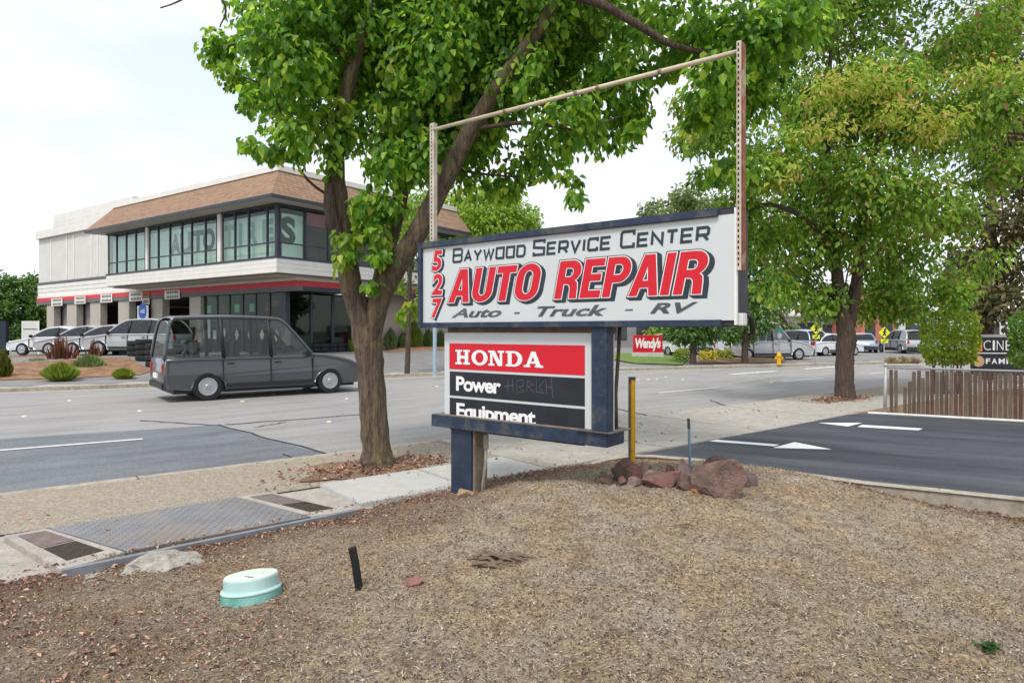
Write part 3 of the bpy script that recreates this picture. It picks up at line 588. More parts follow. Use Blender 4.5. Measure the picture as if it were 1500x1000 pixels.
SC = [[(738,566),(752,564)],[(745,556),(744,573)],[(751,555),(752,574)],[(757,574),(758,557),(766,556),(767,565),(760,566),(768,573),(757,575)],[(772,573),(773,557),(782,563),(774,566),(783,575)],[(786,556),(786,574),(794,575)],[(797,558),(790,566),(797,577)],[(800,556),(801,577)],[(800,566),(808,567)],[(808,552),(810,582)]]
for i, st in enumerate(SC): stroke(b, [fp(x, y, Q2) for x, y in st], .0026, .0036 - Q2 + i*.0001)
b.build('scratched_scrawl', m_scr, bl1)
MB().box((lp0+.03, Q2+.03, lzt), (lp1+.2, Q2+.08, Z0-.001)).build('hanger_plate', M('rusty_plate', (.16, .12, .09), .8, .3, 8), sign)
# posts and beam
bp0 = fp(632, 607)[0]; bp1 = fp(890, 640)[0]
MB().box((rp0, .0, .985), (rp1, .11, Z0-.001)).build('upper_post', m_navy_worn, sign, bevel=.006)
MB().box((bp0, -.005, .852), (bp1, .30, .975)).build('cross_beam', m_navy_worn, sign, bevel=.006)
m_rustl = M('rusty_tan_steel', (.20, .155, .115), .8, .3, 7, .3, 60)
MB().box((bp0+.02, .0, .9752), (bp1-.02, Q2-.008, .983)).build('shelf_plate', m_rustl, sign)
MB().box((rp0-.14, -.03, .976), (bp1+.05, .34, .984)).build('base_plate', M('grey_rust', (.11, .10, .10), .8, .3, 8), sign)
pp0, pz = fp(661, 726, .05); pp1 = fp(692, 726, .05)[0]
MB().box((pp0, .04, .0), (pp1, .27, .8515)).build('ground_post', m_navy, sign, bevel=.008)
MB().box((pp1+.001, .055, .0), (pp1+.03, .25, .8515)).build('post_flange', m_rustl, sign, bevel=.004)
cx = pp1 + .085
b = MB(); b.tube([(cx, .16, .80), (cx, .16, .66)], [.028, .028], 10); b.build('conduit_fitting', M('galvanised', (.33, .31, .28), .6, .2, 10, metal=.3), sign, smooth=False)
b = MB(); b.tube([(pp1, .16, .77), (cx, .16, .77)], .012, 8); b.tube([(cx, .16, .66), (cx-.005, .16, .5), (cx-.035, .15, .3), (cx-.05, .14, .0)], .016, 8); b.tube([(cx-.03, .16, .34), (cx-.055, .2, .0)], .012, 8); b.tube([(cx-.045, .15, .26), (cx+.01, .12, .0)], .007, 6); b.build('conduit', bpy.data.materials['galvanised'], sign, smooth=True)
b = MB(); b.tube([(fp(908, 490, .24)[0], .24, Z0), (fp(906, 520, .24)[0], .24, 1.65), (fp(902, 560, .24)[0], .24, 1.3), (fp(903, 600, .24)[0], .24, .985)], .017, 8); b.build('brace_pipe', M('brown_pipe', (.085, .065, .05), .7, .3, 10), sign, smooth=True)
# perforated uprights and the rail
m_rust = M('rusted_upright', (.25, .105, .06), .85, .35, 9, .4, 50, col2=(.42, .33, .25), mixpos=(.52, .62))
m_perf = M('perforated_zinc', (.50, .45, .38), .75, .2, 9, col2=(.33, .2, .11), mixpos=(.5, .66))
m_hole = M('punched_hole', (.03, .025, .02), .9)
def upright(p, zb, zt, q0, wf, ws, mat_side, mat_front):
    a = MB().box((p, q0, zb), (p+wf, q0+.006, zt)).build('upright', mat_front, sign)
    MB().box((p+wf-.006, q0+.0062, zb), (p+wf, q0+ws, zt)).build('upright_web', mat_side, a)
    h = MB(); z = zb + .03; i = 0
    while z < zt - .03:
        h.box((p+wf*.42-.006, q0-.0012, z), (p+wf*.42+.006, q0-.0002, z+.022)); z += .042
    o = h.build('punched_holes', m_hole, a); o['kind'] = 'stuff'
lu = fp(629.5, 300, .03)[0]; upright(lu, Z1-.02 + .03, fp(630, 181, .03)[1], .03, .062, .05, m_perf, m_perf)
MB().box((lu-.01, .02, Z1+.0082), (lu+.08, .09, Z1+.016)).build('mount_plate', m_rustl, sign)
ru = fp(1083, 200, -.02)[0]; zt_r = fp(1090, 57, -.02)[1]; upright(SW+.008, 2.30, zt_r, -.012, .034, .085, m_rust, m_perf)
MB().box((SW+.0425, .02, 2.30), (SW+.05, .075, zt_r-.01)).build('upright_plate', m_rust, sign)
ra = (lu+.05, .04, fp(641, 188, .03)[1]); rb_ = (SW+.02, .03, fp(1083, 73, 0)[1])
b = MB(); b.tube([ra, rb_], .019, 10); b.build('top_rail', M('galvanised_cream', (.55, .47, .35), .6, .15, 12), sign, smooth=True)
for t in (.3, .55, .62, .8):
    q = Vector(ra).lerp(Vector(rb_), t); d = (Vector(rb_)-Vector(ra)).normalized(); MB().tube([q - d*.015, q + d*.015], .024, 10).build('rail_clip', m_rustl, sign, smooth=True)
# ================================================================== small things on the mound
def ellip(mb, c, r, n=10, m=7, jit=.0, tilt=None):
    vs = []; 
    for i in range(m+1):
        th = math.pi*i/m
        for j in range(n):
            a = 2*math.pi*j/n; k = 1 + jit*(random.random()-.5); vs.append(Vector((r[0]*math.sin(th)*math.cos(a)*k, r[1]*math.sin(th)*math.sin(a)*k, r[2]*math.cos(th)*k)))
    fs = [(i*n+j, i*n+(j+1) % n, (i+1)*n+(j+1) % n, (i+1)*n+j) for i in range(m) for j in range(n)]
    mb.add([Vector(c)+v for v in vs], fs); return mb
def rock(name, c, r, mat, label, group=None, seed=0, rz=0., cut=.36, rough=1.):
    # a boulder: icosphere chopped by random planes, then roughened
    rr = random.Random(seed); bm = bmesh.new(); bmesh.ops.create_icosphere(bm, subdivisions=3, radius=1)
    pl = [(Vector((rr.gauss(0,1), rr.gauss(0,1), rr.gauss(0,.8))).normalized(), cut + .42*rr.random()) for _ in range(12)]
    for v in bm.verts:
        p = v.co.copy()
        for n, d in pl:
            k = p.dot(n) - d
            if k > 0: p -= n*k*.985
        f = 1 + rough*.09*(float(vnoise(np.array([p.x*4+seed]), np.array([p.y*4+p.z*3]), seed)[0])-.5) + rough*.06*(float(vnoise(np.array([p.x*11+seed]), np.array([p.z*11+p.y*7]), seed)[0])-.5)
        p *= f; v.co = Vector((p.x*r[0], p.y*r[1], p.z*r[2]))
    me = bpy.data.meshes.new(name); bm.to_mesh(me); bm.free(); me.materials.append(mat); o = link(bpy.data.objects.new(name, me)); o.location = c; o.rotation_euler = (0, 0, rz)
    for p_ in me.polygons: p_.use_smooth = False
    return tag(o, label, 'rock', group)
m_rk1 = M('lava_rock', (.19, .095, .082), .95, .3, 9, .7, 45, col2=(.11, .08, .06), mixpos=(.45, .6))
m_rk2 = M('mauve_rock', (.21, .145, .145), .95, .25, 9, .6, 45, col2=(.15, .10, .09))
m_rk3 = M('brown_rock', (.13, .088, .07), .95, .35, 9, .8, 45, col2=(.22, .135, .115))
RK = [(1057, 713, 33, 26, m_rk3, 'largest brown boulder at the right end of the rock pile'), (1048, 690, 28, 17, m_rk1, 'pinkish red rock on top of the big boulder'), (1090, 700, 17, 14, m_rk2, 'grey mauve rock behind the right end of the big boulder'),
 (1004, 692, 19, 14, m_rk2, 'pale mauve flat-faced rock below the blue stake'), (1004, 707, 15, 13, m_rk3, 'dark wedge rock just left of the big boulder'), (966, 702, 24, 11, m_rk1, 'low reddish rock in the middle of the pile'),
 (980, 690, 10, 9, m_rk1, 'small upright pink rock behind the middle of the pile'), (925, 692, 22, 14, m_rk1, 'dark red rock at the foot of the yellow post'), (944, 688, 12, 10, m_rk2, 'mauve rock just right of the yellow post'),
 (887, 702, 12, 8, m_rk3, 'tan brown rock at the left end of the pile'), (930, 706, 11, 6, m_rk2, 'small grey rock in front of the dark red rock'), (905, 692, 12, 8, m_rk1, 'small dark rock left of the yellow post'), (950, 700, 12, 9, m_rk2, 'small mauve rock between the dark red rock and the low one'), (990, 700, 12, 10, m_rk1, 'reddish rock tucked behind the dark wedge rock'), (1030, 696, 14, 11, m_rk3, 'brown rock behind the left shoulder of the big boulder'), (1078, 716, 10, 8, m_rk2, 'small mauve rock at the foot of the big boulder'), (912, 704, 10, 6, m_rk1, 'small red rock between the tan rock and the dark red rock'), (1020, 718, 6, 5, M('orange_rock', (.3, .14, .07), .9, .3, 12), 'tiny orange stone beneath the dark wedge rock')]
for i, (px, py, w, h, m, lb_) in enumerate(RK):
    c = on_mound(px, min(py + h*.75, 722)); s = c.y/F; c.z += h*s*.5; rock('rock', c, (w*s*1.42, w*s*1.2, h*s*1.75), m, lb_, 'rock pile by the driveway', seed=i+3, rz=i*.7)
c = on_mound(683, 726); s = c.y/F; rock('rock', c + Vector((0, -.05, .03)), (14*s, 11*s, 13*s), M('tan_rock', (.33, .22, .15), .95, .2, 9, .5, 40), 'tan rock leaning against the foot of the navy sign post', seed=31)
c = on_mound(604, 860); s = c.y/F; rock('rock', c + Vector((0, 0, .015)), (18*s, 14*s, 14*s), M('pink_rock', (.29, .14, .12), .95, .25, 20, .5, 60), 'single small pink rock lying right of the black pipe stub', seed=41)
c = on_mound(240, 827); s = c.y/F
rock('concrete_lump', c + Vector((0, 0, -.01)), (66*s, 46*s, 19*s), M('rough_concrete', (.33, .31, .27), .95, .35, 16, .9, 40), 'rough pale lump of spilled concrete beside the vault cover', seed=52, rz=.3, cut=.62, rough=4.); bpy.data.objects['concrete_lump']['category'] = 'concrete lump'
# irrigation valve box
g = on_mound(364, 878); d = g.y; s = d/F; rr = 41*s
vb = thing('valve_box', 'round teal green plastic valve box with a pale lid, tilted in the soil', 'valve box', (g.x, g.y+rr*.3, g.z-.03))
m_teal = M('teal_plastic', (.10, .34, .28), .5, .18, 6, spec=.4, col2=(.28, .48, .44), mixpos=(.45, .7)); m_lid = M('pale_lid', (.62, .70, .62), .6, .1, 10, col2=(.5, .56, .5)); m_rim = M('pale_teal', (.42, .60, .58), .5, .1, 8)
H0 = 40*s
bd = MB().lathe([(rr*1.12, -.1), (rr*1.06, 0), (rr*1.02, H0*.42), (rr*1.02, H0*.47), (rr*.94, H0*.50), (rr*.94, H0*.505)], 40).build('body', m_teal, vb, smooth=True)
MB().lathe([(rr*1.035, H0*.40), (rr*1.045, H0*.44), (rr*1.03, H0*.50), (rr*.95, H0*.515)], 40).build('rim', m_rim, vb, smooth=True)
ld = MB().lathe([(rr*.93, H0*.51), (rr*.935, H0*.90), (rr*.92, H0*.93), (rr*.86, H0*.935), (rr*.1, H0*.94)], 40).build('lid', m_rim, vb); 
MB().lathe([(rr*.91, H0*.936), (rr*.905, H0*.955), (rr*.05, H0*.96)], 40).build('lid_plate', m_lid, ld)
b = MB(); b.box((-.025, -.05, H0*.961), (.005, -.04, H0*.966)); b.box((.005, -.09, H0*.961), (.04, -.075, H0*.966)); b.build('lid_mark', m_black, ld)
vb.rotation_euler = (R(-7), R(-4), .1)
g = on_mound(528, 860); s = g.y/F
pb = MB(); pb.tube([(0, 0, -.06), (-8*s, 0, 38*s), (-11*s, 0, 52*s), (-12.2*s, 0, 57.5*s)], [5.8*s]*4, 16); pb.tube([(-11.2*s, 0, 53*s), (-12.4*s, 0, 58.4*s)], 6.2*s, 16)
o = pb.build('pipe_stub', M('black_pipe', (.012, .012, .014), .6, .2, 10), None, smooth=False); o.location = g; tag(o, 'short black plastic pipe stub leaning out of the soil', 'pipe')
g = on_mound(925, 684); zt = PD(922, 556, g.y).z - g.z; yp = thing('marker_post', 'slim yellow marker post with a grey edge beside the sign', 'post', g)
MB().box((-.010, -.03, -.1), (.036, -.006, zt)).build('post', M('yellow_paint', (.72, .40, .02), .5, .12, 8), yp, bevel=.004); MB().box((-.03, -.0055, -.1), (-.001, .02, zt+.0)).build('back_channel', M('grey_green_post', (.16, .17, .13), .7, .2, 9), yp)
MB().box((-.028, -.034, zt+.0005), (.038, .022, zt+.03)).build('cap', M('dark_cap', (.08, .08, .075), .8), yp)
g = on_mound(1011, 684); zt = PD(1008, 613, g.y).z - g.z; bpst = thing('marker_stake', 'thin blue grey stake standing behind the rock pile', 'stake', g)
MB().tube([(0, 0, -.1), (-.012, 0, zt*.8)], .013, 8).build('stake', M('blue_stake', (.18, .30, .38), .6, .15, 10), bpst); MB().tube([(-.012, 0, zt*.8), (-.017, 0, zt)], .015, 8).build('tip', M('brown_tip', (.1, .085, .07), .8), bpst)
# weathered stump remnant
g = on_mound(720, 826); s = g.y/F; b = MB()
for i in range(26):
    a = random.uniform(-.6, .5); l = random.uniform(25, 62)*s; c0 = Vector((random.uniform(-35, 20)*s, random.uniform(-9, 10)*s, random.uniform(.0, 12)*s)); b.tube([c0, c0 + Vector((math.cos(a)*l*.5, math.sin(a)*l*.4, random.uniform(.004, .022))), c0 + Vector((math.cos(a)*l, math.sin(a)*l, -.01))], [random.uniform(1.5, 4)*s, 3*s, .6*s], 5)
o = b.build('stump_remnant', M('weathered_wood', (.17, .125, .09), .95, .4, 40, .6, 70), None); o.location = g; tag(o, 'splintered grey brown stump remnant poking out of the straw', 'stump')
# twig against the curb, small green weed
g = on_mound(1372, 738); b = MB(); b.tube([(0, 0, -.02), (.02, 0, .08), (.05, .02, .2)], [.005, .004, .002], 5); o = b.build('twig', m_rk3, None); o.location = g; tag(o, 'thin dark twig standing against the driveway curb', 'twig')
g = on_mound(1447, 952); P = np.tile(np.array(g), (26, 1)) + rng.normal(size=(26, 3))*np.array([.02, .02, .008]); A = rng.normal(size=(26, 3)); A[:, 2] = np.abs(A[:, 2]) + .3
V, Fq = leaves(P, A, np.tile([[0, 0, 1.]], (26, 1)) + rng.normal(size=(26, 3))*.3, np.full(26, .045), np.full(26, .03)); o = fast_mesh('weed', V, Fq, leaf_mat('weed_green', [(0, (.05, .12, .04)), (1, (.1, .2, .06))])); tag(o, 'small green weed growing among dead leaves at the lower right', 'weed')
# ================================================================== street tree by the sign
m_bark = M('bark', (.105, .076, .06), .95, .5, 30, 1., 42, col2=(.20, .155, .07), mixpos=(.48, .66), stretch=(1, 1, .16))
m_bark2 = M('bark_dark', (.09, .064, .05), .95, .5, 26, 1., 36, stretch=(1, 1, .18))
for _m in (m_bark, m_bark2): [setattr(n.inputs['Distance'], 'default_value', .05) for n in _m.node_tree.nodes if n.type == 'BUMP']
def limb_mesh(mb, pts, n=14, sub=5, wob=.10, ridge=0.):
    # pts: (px, py, d, r) joints, interpolated with a Catmull-Rom spline
    P = [np.array([*PD(a, b_, c), r]) for a, b_, c, r in pts]; P = [2*P[0]-P[1]] + P + [2*P[-1]-P[-2]]; out = []
    for i in range(1, len(P)-2):
        for k in range(sub):
            t = k/sub; p0, p1, p2, p3 = P[i-1:i+3]; out.append(.5*((2*p1) + (p2-p0)*t + (2*p0-5*p1+4*p2-p3)*t*t + (3*p1-p0-3*p2+p3)*t**3))
    out.append(P[-2]); k0 = len(mb.v)
    mb.tube([o[:3] for o in out], [max(.008, o[3]) * (1 + wob*.35*(random.random()-.5)) for o in out], n, wob=wob, ridge=ridge); return mb
t1 = thing('street_tree', 'large leafy street tree with forked trunk growing beside the sign', 'tree', G(550, 684, .13))
b = MB(); limb_mesh(b, [(552, 700, 8.15, .29), (552, 684, 8.15, .235), (551, 664, 8.15, .185), (547, 610, 8.15, .165), (543, 540, 8.15, .16), (538, 500, 8.15, .172), (527, 455, 8.15, .15), (514, 415, 8.12, .135), (503, 350, 8.1, .128), (495, 290, 8.1, .115), (492, 235, 8.1, .10), (500, 170, 8.0, .09), (520, 90, 8, .075), (545, 0, 8, .06), (560, -120, 8, .04)], 44, 12, .02, .17)
trunk = b.build('trunk', m_bark, t1, smooth=True, world=True)
def limb(pts, mat=m_bark, n=12): return limb_mesh(MB(), pts, n if n < 12 else 28, 5 if n < 12 else 9, .1 if n < 12 else .03, 0. if n < 12 else .13).build('limb', mat, t1, smooth=True, world=True)
limb([(540, 510, 8.15, .13), (556, 440, 8.1, .13), (585, 385, 8.0, .125), (618, 330, 7.95, .12), (650, 265, 7.9, .115), (690, 190, 7.8, .105), (745, 105, 7.7, .09), (795, 35, 7.6, .075), (850, -60, 7.5, .06), (930, -160, 7.4, .04)])
limb([(540, 480, 8.25, .09), (556, 415, 8.35, .10), (572, 350, 8.4, .10), (586, 290, 8.45, .10), (598, 225, 8.5, .09), (612, 130, 8.5, .07), (632, 30, 8.5, .055), (650, -90, 8.5, .04)])
limb([(700, -60, 7.4, .06), (820, -12, 7.2, .055), (880, 6, 7.1, .052), (940, 40, 7.0, .045), (985, 66, 7, .036), (1040, 78, 7, .025), (1090, 86, 7, .015)], m_bark2, 8)
limb([(500, 300, 8.1, .02), (440, 250, 7.9, .016), (400, 140, 7.8, .014), (350, 110, 7.7, .008)], m_bark2, 6)
limb([(520, 90, 8, .03), (440, 40, 7.8, .022), (380, 55, 7.7, .015), (325, 70, 7.6, .008)], m_bark2, 6)
limb([(300, -40, 7.4, .02), (330, 10, 7.4, .014), (322, 40, 7.4, .006)], m_bark2, 6)
limb([(235, 12, 7.2, .005), (262, 2, 7.2, .01), (320, -30, 7.2, .02)], m_bark2, 6)
limb([(690, 190, 7.8, .03), (770, 180, 7.6, .022), (850, 190, 7.5, .014), (910, 170, 7.5, .008)], m_bark2, 6)
limb([(600, 220, 8.5, .03), (680, 250, 8.3, .02), (760, 260, 8.3, .01)], m_bark2, 6)
# stub of the cut branch on the left stem
b = MB(); b.tube([PD(497, 350, 8.0), PD(488, 325, 7.95), PD(481, 298, 7.92), PD(482, 270, 7.95)], [.07, .085, .07, .05], 9, wob=.3); b.build('branch_collar', m_bark2, t1, world=True)
CL1 = [(318, 78, 26), (338, 108, 24), (325, 62, 20), (350, 140, 26), (372, 215, 16), (392, 222, 14), (385, 130, 40), (395, 60, 55), (385, 10, 55), (440, 30, 75), (430, 100, 60), (420, 165, 48), (440, 205, 46), (465, 235, 34), (480, 190, 55), (500, 110, 75), (510, 30, 85), (560, 180, 68), (560, 100, 80), (590, 30, 90), (610, 150, 75), (570, 240, 45), (625, 235, 55), (640, 80, 85), (660, 180, 70), (690, 30, 90), (700, 120, 75), (690, 250, 48), (720, 200, 65), (745, 60, 85), (770, 130, 75), (770, 215, 60), (735, 265, 40), (800, 30, 85), (820, 100, 80), (830, 175, 65), (800, 240, 40), (870, 60, 80), (880, 130, 65), (890, 190, 45), (925, 165, 32), (915, 110, 50), (842, 290, 14), (836, 265, 14), (940, 30, 70), (930, 190, 16),
 (990, 30, 60), (985, 85, 35), (1040, 40, 70), (1045, 110, 50), (1075, 160, 55), (1030, 165, 30), (1100, 60, 70), (1085, 230, 36), (1060, 250, 26), (1120, 130, 50), (1160, 30, 60),
 (500, 345, 14), (508, 372, 14), (540, 330, 24), (560, 375, 20), (535, 300, 26), (570, 300, 26), (548, 420, 12)]
cl = []
for i, (px, py, r) in enumerate(CL1):
    d = 8.1 + random.uniform(-.9, .9) if px < 960 else 7.2 + random.uniform(-.4, .5)
    if py > 290 and px < 620: d = 7.85
    s = d/F; cl.append((tuple(PD(px, py, d)), (r*s, max(r*s, .25)*1.25, r*s*.85)))
for (px, py, r, d) in ((480, -110, 120, 8), (620, -140, 130, 8.2), (760, -120, 130, 7.8), (900, -110, 110, 7.4), (1040, -90, 100, 7), (400, -90, 80, 8), (600, -260, 140, 8.2), (760, -280, 140, 8.2), (600, 0, 130, 9.6), (740, 20, 130, 9.5), (860, 0, 110, 9), (500, 60, 100, 9.4), (650, 160, 80, 9.6), (800, 120, 90, 9.2)):
    s = d/F; cl.append((tuple(PD(px, py, d)), (r*s, r*s*1.1, r*s*.8)))
m_leaf1 = leaf_mat('broad_leaves', [(0, (.055, .15, .02)), (.35, (.11, .27, .026)), (.7, (.20, .40, .034)), (.9, (.33, .52, .05)), (1, (.48, .55, .08))], .62)
crown('crown', cl, .108, m_leaf1, t1, droop=1.0, dens=1.12, aspect=.66, seed_gap=2.6, gap=.34)
m_leaf1b = leaf_mat('young_leaves', [(0, (.12, .24, .02)), (.6, (.2, .33, .03)), (1, (.32, .40, .05))], .55)
cl = [(tuple(PD(px, py, 7.75)), (r*.0082, r*.0082, r*.0082)) for px, py, r in ((505, 350, 18), (497, 385, 12), (445, 200, 26), (470, 178, 24), (425, 175, 16), (555, 345, 18), (500, 160, 22), (575, 105, 20), (600, 450, 14), (590, 462, 10), (660, 130, 18), (520, 345, 14))]
crown('sprays', cl, .125, m_leaf1b, t1, droop=1.1, dens=.9, aspect=.66, gap=.0)
# twigs carrying the leaf sprays
b = MB()
for i in range(110):
    px, py, r = random.choice([q for q in CL1[:45] if q[2] > 54]); d = 8.1; c = PD(px, py, d); e = c + Vector((random.gauss(0, .2), random.gauss(0, .3), random.gauss(-.05, .16))); m = (c+e)/2 + Vector((0, 0, .06)); b.tube([c, m, e], [.010, .007, .003], 4, caps=False)
o = b.build('twigs', m_bark2, t1, world=True); o['kind'] = 'stuff'
# ================================================================== far side of the street
FC = [(-15.25, 19.31), (-11.24, 21.43), (-4.19, 25.85), (2.0, 28.6), (8.34, 30.83), (14.42, 33.16), (40, 43.5), (80, 60)]
FC = [(-40, 6.5)] + FC
DA = R(55); BA = Vector((-math.sin(DA), math.cos(DA), 0)); BB = Vector((math.cos(DA), math.sin(DA), 0)); C0 = Vector((-11.06, 30.5, 0))
FCA = np.array(FC)
def fdist(x, y):                         # distance behind the far curb
    best = 1e9
    for a, c in zip(FCA[:-1], FCA[1:]):
        d = c-a; t = min(1, max(0, ((x-a[0])*d[0]+(y-a[1])*d[1])/(d@d))); q = np.array([x, y])-a-t*d; e = math.hypot(*q)
        if e < abs(best): best = e * (1 if d[0]*(y-a[1])-d[1]*(x-a[0]) > 0 else -1)
    return best
def lotz(x, y):
    k = min(1, max(0, (fdist(x, y) - 2.2) / 8.)); v = Vector((x, y, 0)) - C0; a = v.dot(BA); w = min(1, max(0, 1 - (a-4)/22)); 
    r = min(1, max(0, (x + 1) / 9.)); return .13 + k * (.2 + .37*w) * (1-r)
gxs = np.linspace(-62, 72, 135); gys = np.linspace(6, 92, 87); V = []; Fq = []; idm = {}
for j, y in enumerate(gys):
    for i, x in enumerate(gxs): idm[i, j] = len(V); V.append((x, y, lotz(x, y) if fdist(x, y) > -1.6 else -.3))
for j in range(len(gys)-1):
    for i in range(len(gxs)-1):
        if fdist(gxs[i]+.5, gys[j]+.5) > .9: Fq.append((idm[i, j], idm[i+1, j], idm[i+1, j+1], idm[i, j+1]))
m_lot = M('lot_asphalt', (.20, .195, .19), .9, .12, 2, .3, 100, col2=(.26, .25, .24), mixpos=(.45, .65))
struct(fast_mesh('parking_lot', V, Fq, m_lot))
fcp = [Vector((x, y, 0)) for x, y in FC]
def ribbon(name, pts, w0, w1, z, mat, thick=.13):
    b = MB(); P = pts; n = len(P); k = 0
    for i, p in enumerate(P):
        d1 = (P[i]-P[i-1]).normalized() if i else (P[1]-P[0]).normalized(); d2 = (P[i+1]-P[i]).normalized() if i < n-1 else d1; m = (d1+d2).normalized(); nn = Vector((-m.y, m.x, 0))
        b.v += [(*(p+nn*w0).xy, z-thick), (*(p+nn*w0).xy, z), (*(p+nn*w1).xy, z), (*(p+nn*w1).xy, z-thick)]
    for i in range(n-1):
        for j in range(3): b.f.append((i*4+j, (i+1)*4+j, (i+1)*4+j+1, i*4+j+1))
    b.f += [(0, 1, 2, 3), tuple((n-1)*4+j for j in (3, 2, 1, 0))]; return struct(b.build(name, mat))
a0 = Vector((*FC[2], 0)); cut0 = a0 + (Vector((*FC[3], 0))-a0)*.12; cut1 = a0 + (Vector((*FC[3], 0))-a0)*.80
ribbon('far_curb', [fcp[0], fcp[1], fcp[2], cut0], 0, .16, .125, m_curb); ribbon('far_sidewalk', [fcp[0], fcp[1], fcp[2], cut0], .165, 1.9, .12, m_conc)
ribbon('far_apron', [cut0, cut1], 0.0, 1.9, .115, m_conc, .12)
ribbon('far_curb', [cut1, *fcp[3:]], 0, .16, .125, m_curb); ribbon('far_sidewalk', [cut1, *fcp[3:]], .165, 1.7, .12, m_conc)
ribbon('far_gutter', fcp, -.45, -.002, .006, m_conc, .01)
# far left bed of mulch with grasses
m_mulch = M('red_mulch', (.20, .10, .06), .95, .4, 6, .8, 30, col2=(.3, .19, .1))
def bed(name, pts, z=.02, mat=m_mulch, dome=.12):
    P = [Vector((p[0], p[1], lotz(p[0], p[1]) + z)) for p in pts]; c = sum(P, Vector())/len(P); b = MB(); n = len(P); mid = [p.lerp(c, .35) + Vector((0, 0, dome)) for p in P]
    b.add(P + mid + [c + Vector((0, 0, dome*1.3))], [(i, (i+1) % n, n+(i+1) % n, n+i) for i in range(n)] + [(n+i, n+(i+1) % n, 2*n) for i in range(n)]); return struct(b.build(name, mat))
bl = [G(-120, 556, .14), G(0, 559, .14), G(120, 555.5, .14), G(205, 552, .14), G(222, 549, .14), G(190, 540, .16), G(130, 533, .2), G(0, 532, .2), G(-120, 536, .2)]
bed('mulch_bed', [(p.x, p.y) for p in bl])
def tuft(name, px, py, w, h, mat, label, group, n=900, cat='plant', stiff=.5):
    g = G(px, py, .16); s = g.y/F; o = thing(name, label, cat, (g.x, g.y, g.z-.02), 0, group); W = w*s/2; H = h*s
    a = rng.random(n)*2*math.pi; sp = rng.random(n)**.7; base = np.stack([np.cos(a)*sp*W*.35, np.sin(a)*sp*W*.35, np.zeros(n)], 1)
    tip = np.stack([np.cos(a)*sp*W, np.sin(a)*sp*W, H*(1-.55*sp**2.2)*(.75+.3*rng.random(n))], 1); A = tip-base; ln = np.linalg.norm(A, axis=1)
    V, Fq = leaves(base, A, np.stack([np.cos(a), np.sin(a), np.zeros(n)], 1) + rng.normal(size=(n, 3))*.4, ln, np.full(n, .02 + .012*s*0 + W*.035), .2); fast_mesh('blades', V, Fq, mat, o); return o
m_gr = leaf_mat('ornamental_grass', [(0, (.14, .24, .03)), (.5, (.24, .36, .04)), (.8, (.36, .44, .07)), (1, (.32, .22, .06))], .35)
m_gr2 = leaf_mat('blue_green_grass', [(0, (.15, .24, .09)), (.6, (.26, .36, .13)), (1, (.3, .32, .12))], .35)
m_ph = leaf_mat('red_flax', [(0, (.16, .05, .04)), (.6, (.25, .1, .07)), (1, (.30, .22, .1))], .3)
tuft('grass_clump', 89, 557, 56, 29, m_gr, 'round yellow green grass clump in the middle of the mulch bed', 'grasses in the far bed')
tuft('grass_clump', 130, 547, 54, 30, m_gr2, 'blue green grass clump behind the round one, next to the tyres', 'grasses in the far bed')
tuft('grass_clump', 181, 554, 36, 17, m_gr, 'smallest grass clump at the right tip of the mulch bed', 'grasses in the far bed')
tuft('grass_clump', 55, 543, 60, 20, m_gr2, 'loose pale grass clump at the left of the mulch bed', 'grasses in the far bed')
tuft('flax_plant', 92, 541, 52, 56, m_ph, 'spiky red flax rising behind the round grass clump', 'grasses in the far bed', 60)
tuft('flax_plant', 138, 538, 34, 44, m_ph, 'thin pinkish flax right of the spiky red flax', 'grasses in the far bed', 45)
tuft('bush', 4, 556, 30, 46, leaf_mat('shrub_mix', [(0, (.08, .15, .02)), (.6, (.18, .22, .03)), (1, (.35, .18, .04))]), 'yellow and green shrub at the left edge below the dark slab', 'grasses in the far bed', 500)
g = G(5, 528, .2); b = MB(); s = g.y/F; b.box((-8*s, -.12, -.1), (6.5*s, .12, 58*s)); o = b.build('dark_slab_sign', M('navy_slab', (.02, .025, .04), .5), None, bevel=.02); o.location = g; tag(o, 'dark navy slab standing at the left edge of the far bed', 'sign')
# ------------------------------------------------------------------ the two storey tyre and auto shop
shop = thing('auto_shop', 'two storey auto shop with brown mansard roof, ribbon windows and red striped canopy', 'building', C0, DA)
ZG = .55
def bpx(px, axis, off):                  # local coordinate along a wall seen at a pixel column: axis 'a' with b = off, or axis 'b' with a = off
    u = (px-750)/F
    if axis == 'a': o = C0 + BB*off; D = BA
    else: o = C0 + BA*off; D = BB
    return (u*o.y - o.x) / (D.x - u*D.y)
def W_(b, a, z): return (b, a, z)
def sb(name, lo, hi, mat, parent=shop, bevel=0.): return MB().box(lo, hi).build(name, mat, parent, bevel=bevel)
m_stucco = M('white_stucco', (.60, .585, .55), .9, .06, 1.2, .2, 60); m_siding = M('white_siding', (.70, .68, .64), .75, .06, 1.5, .1, 40)
m_tan = M('tan_stucco', (.36, .31, .26), .9, .08, 1.5, .2, 60); m_pil = M('pillar_aggregate', (.42, .38, .33), .9, .12, 8, .3, 50); m_frame = M('dark_frame', (.035, .042, .058), .45, .2, 3)
m_soff = M('soffit', (.42, .39, .33), .85, .06, 2); m_redst = M('red_stripe', (.55, .045, .055), .55, .08, 2); m_gst = M('grey_stripe', (.13, .13, .135), .6, .1, 2)
m_glass = glass_mat('window_glass', (.88, .95, .92), .03); m_glassd = glass_mat('shop_glass', (.60, .74, .68), .03)
m_board = M('window_board', (.72, .80, .75), .8, .08, 2); m_intd = M('interior_dark', (.06, .045, .04), .9, .4, 1.5); m_intw = M('interior_wall', (.13, .085, .065), .9, .3, 1)
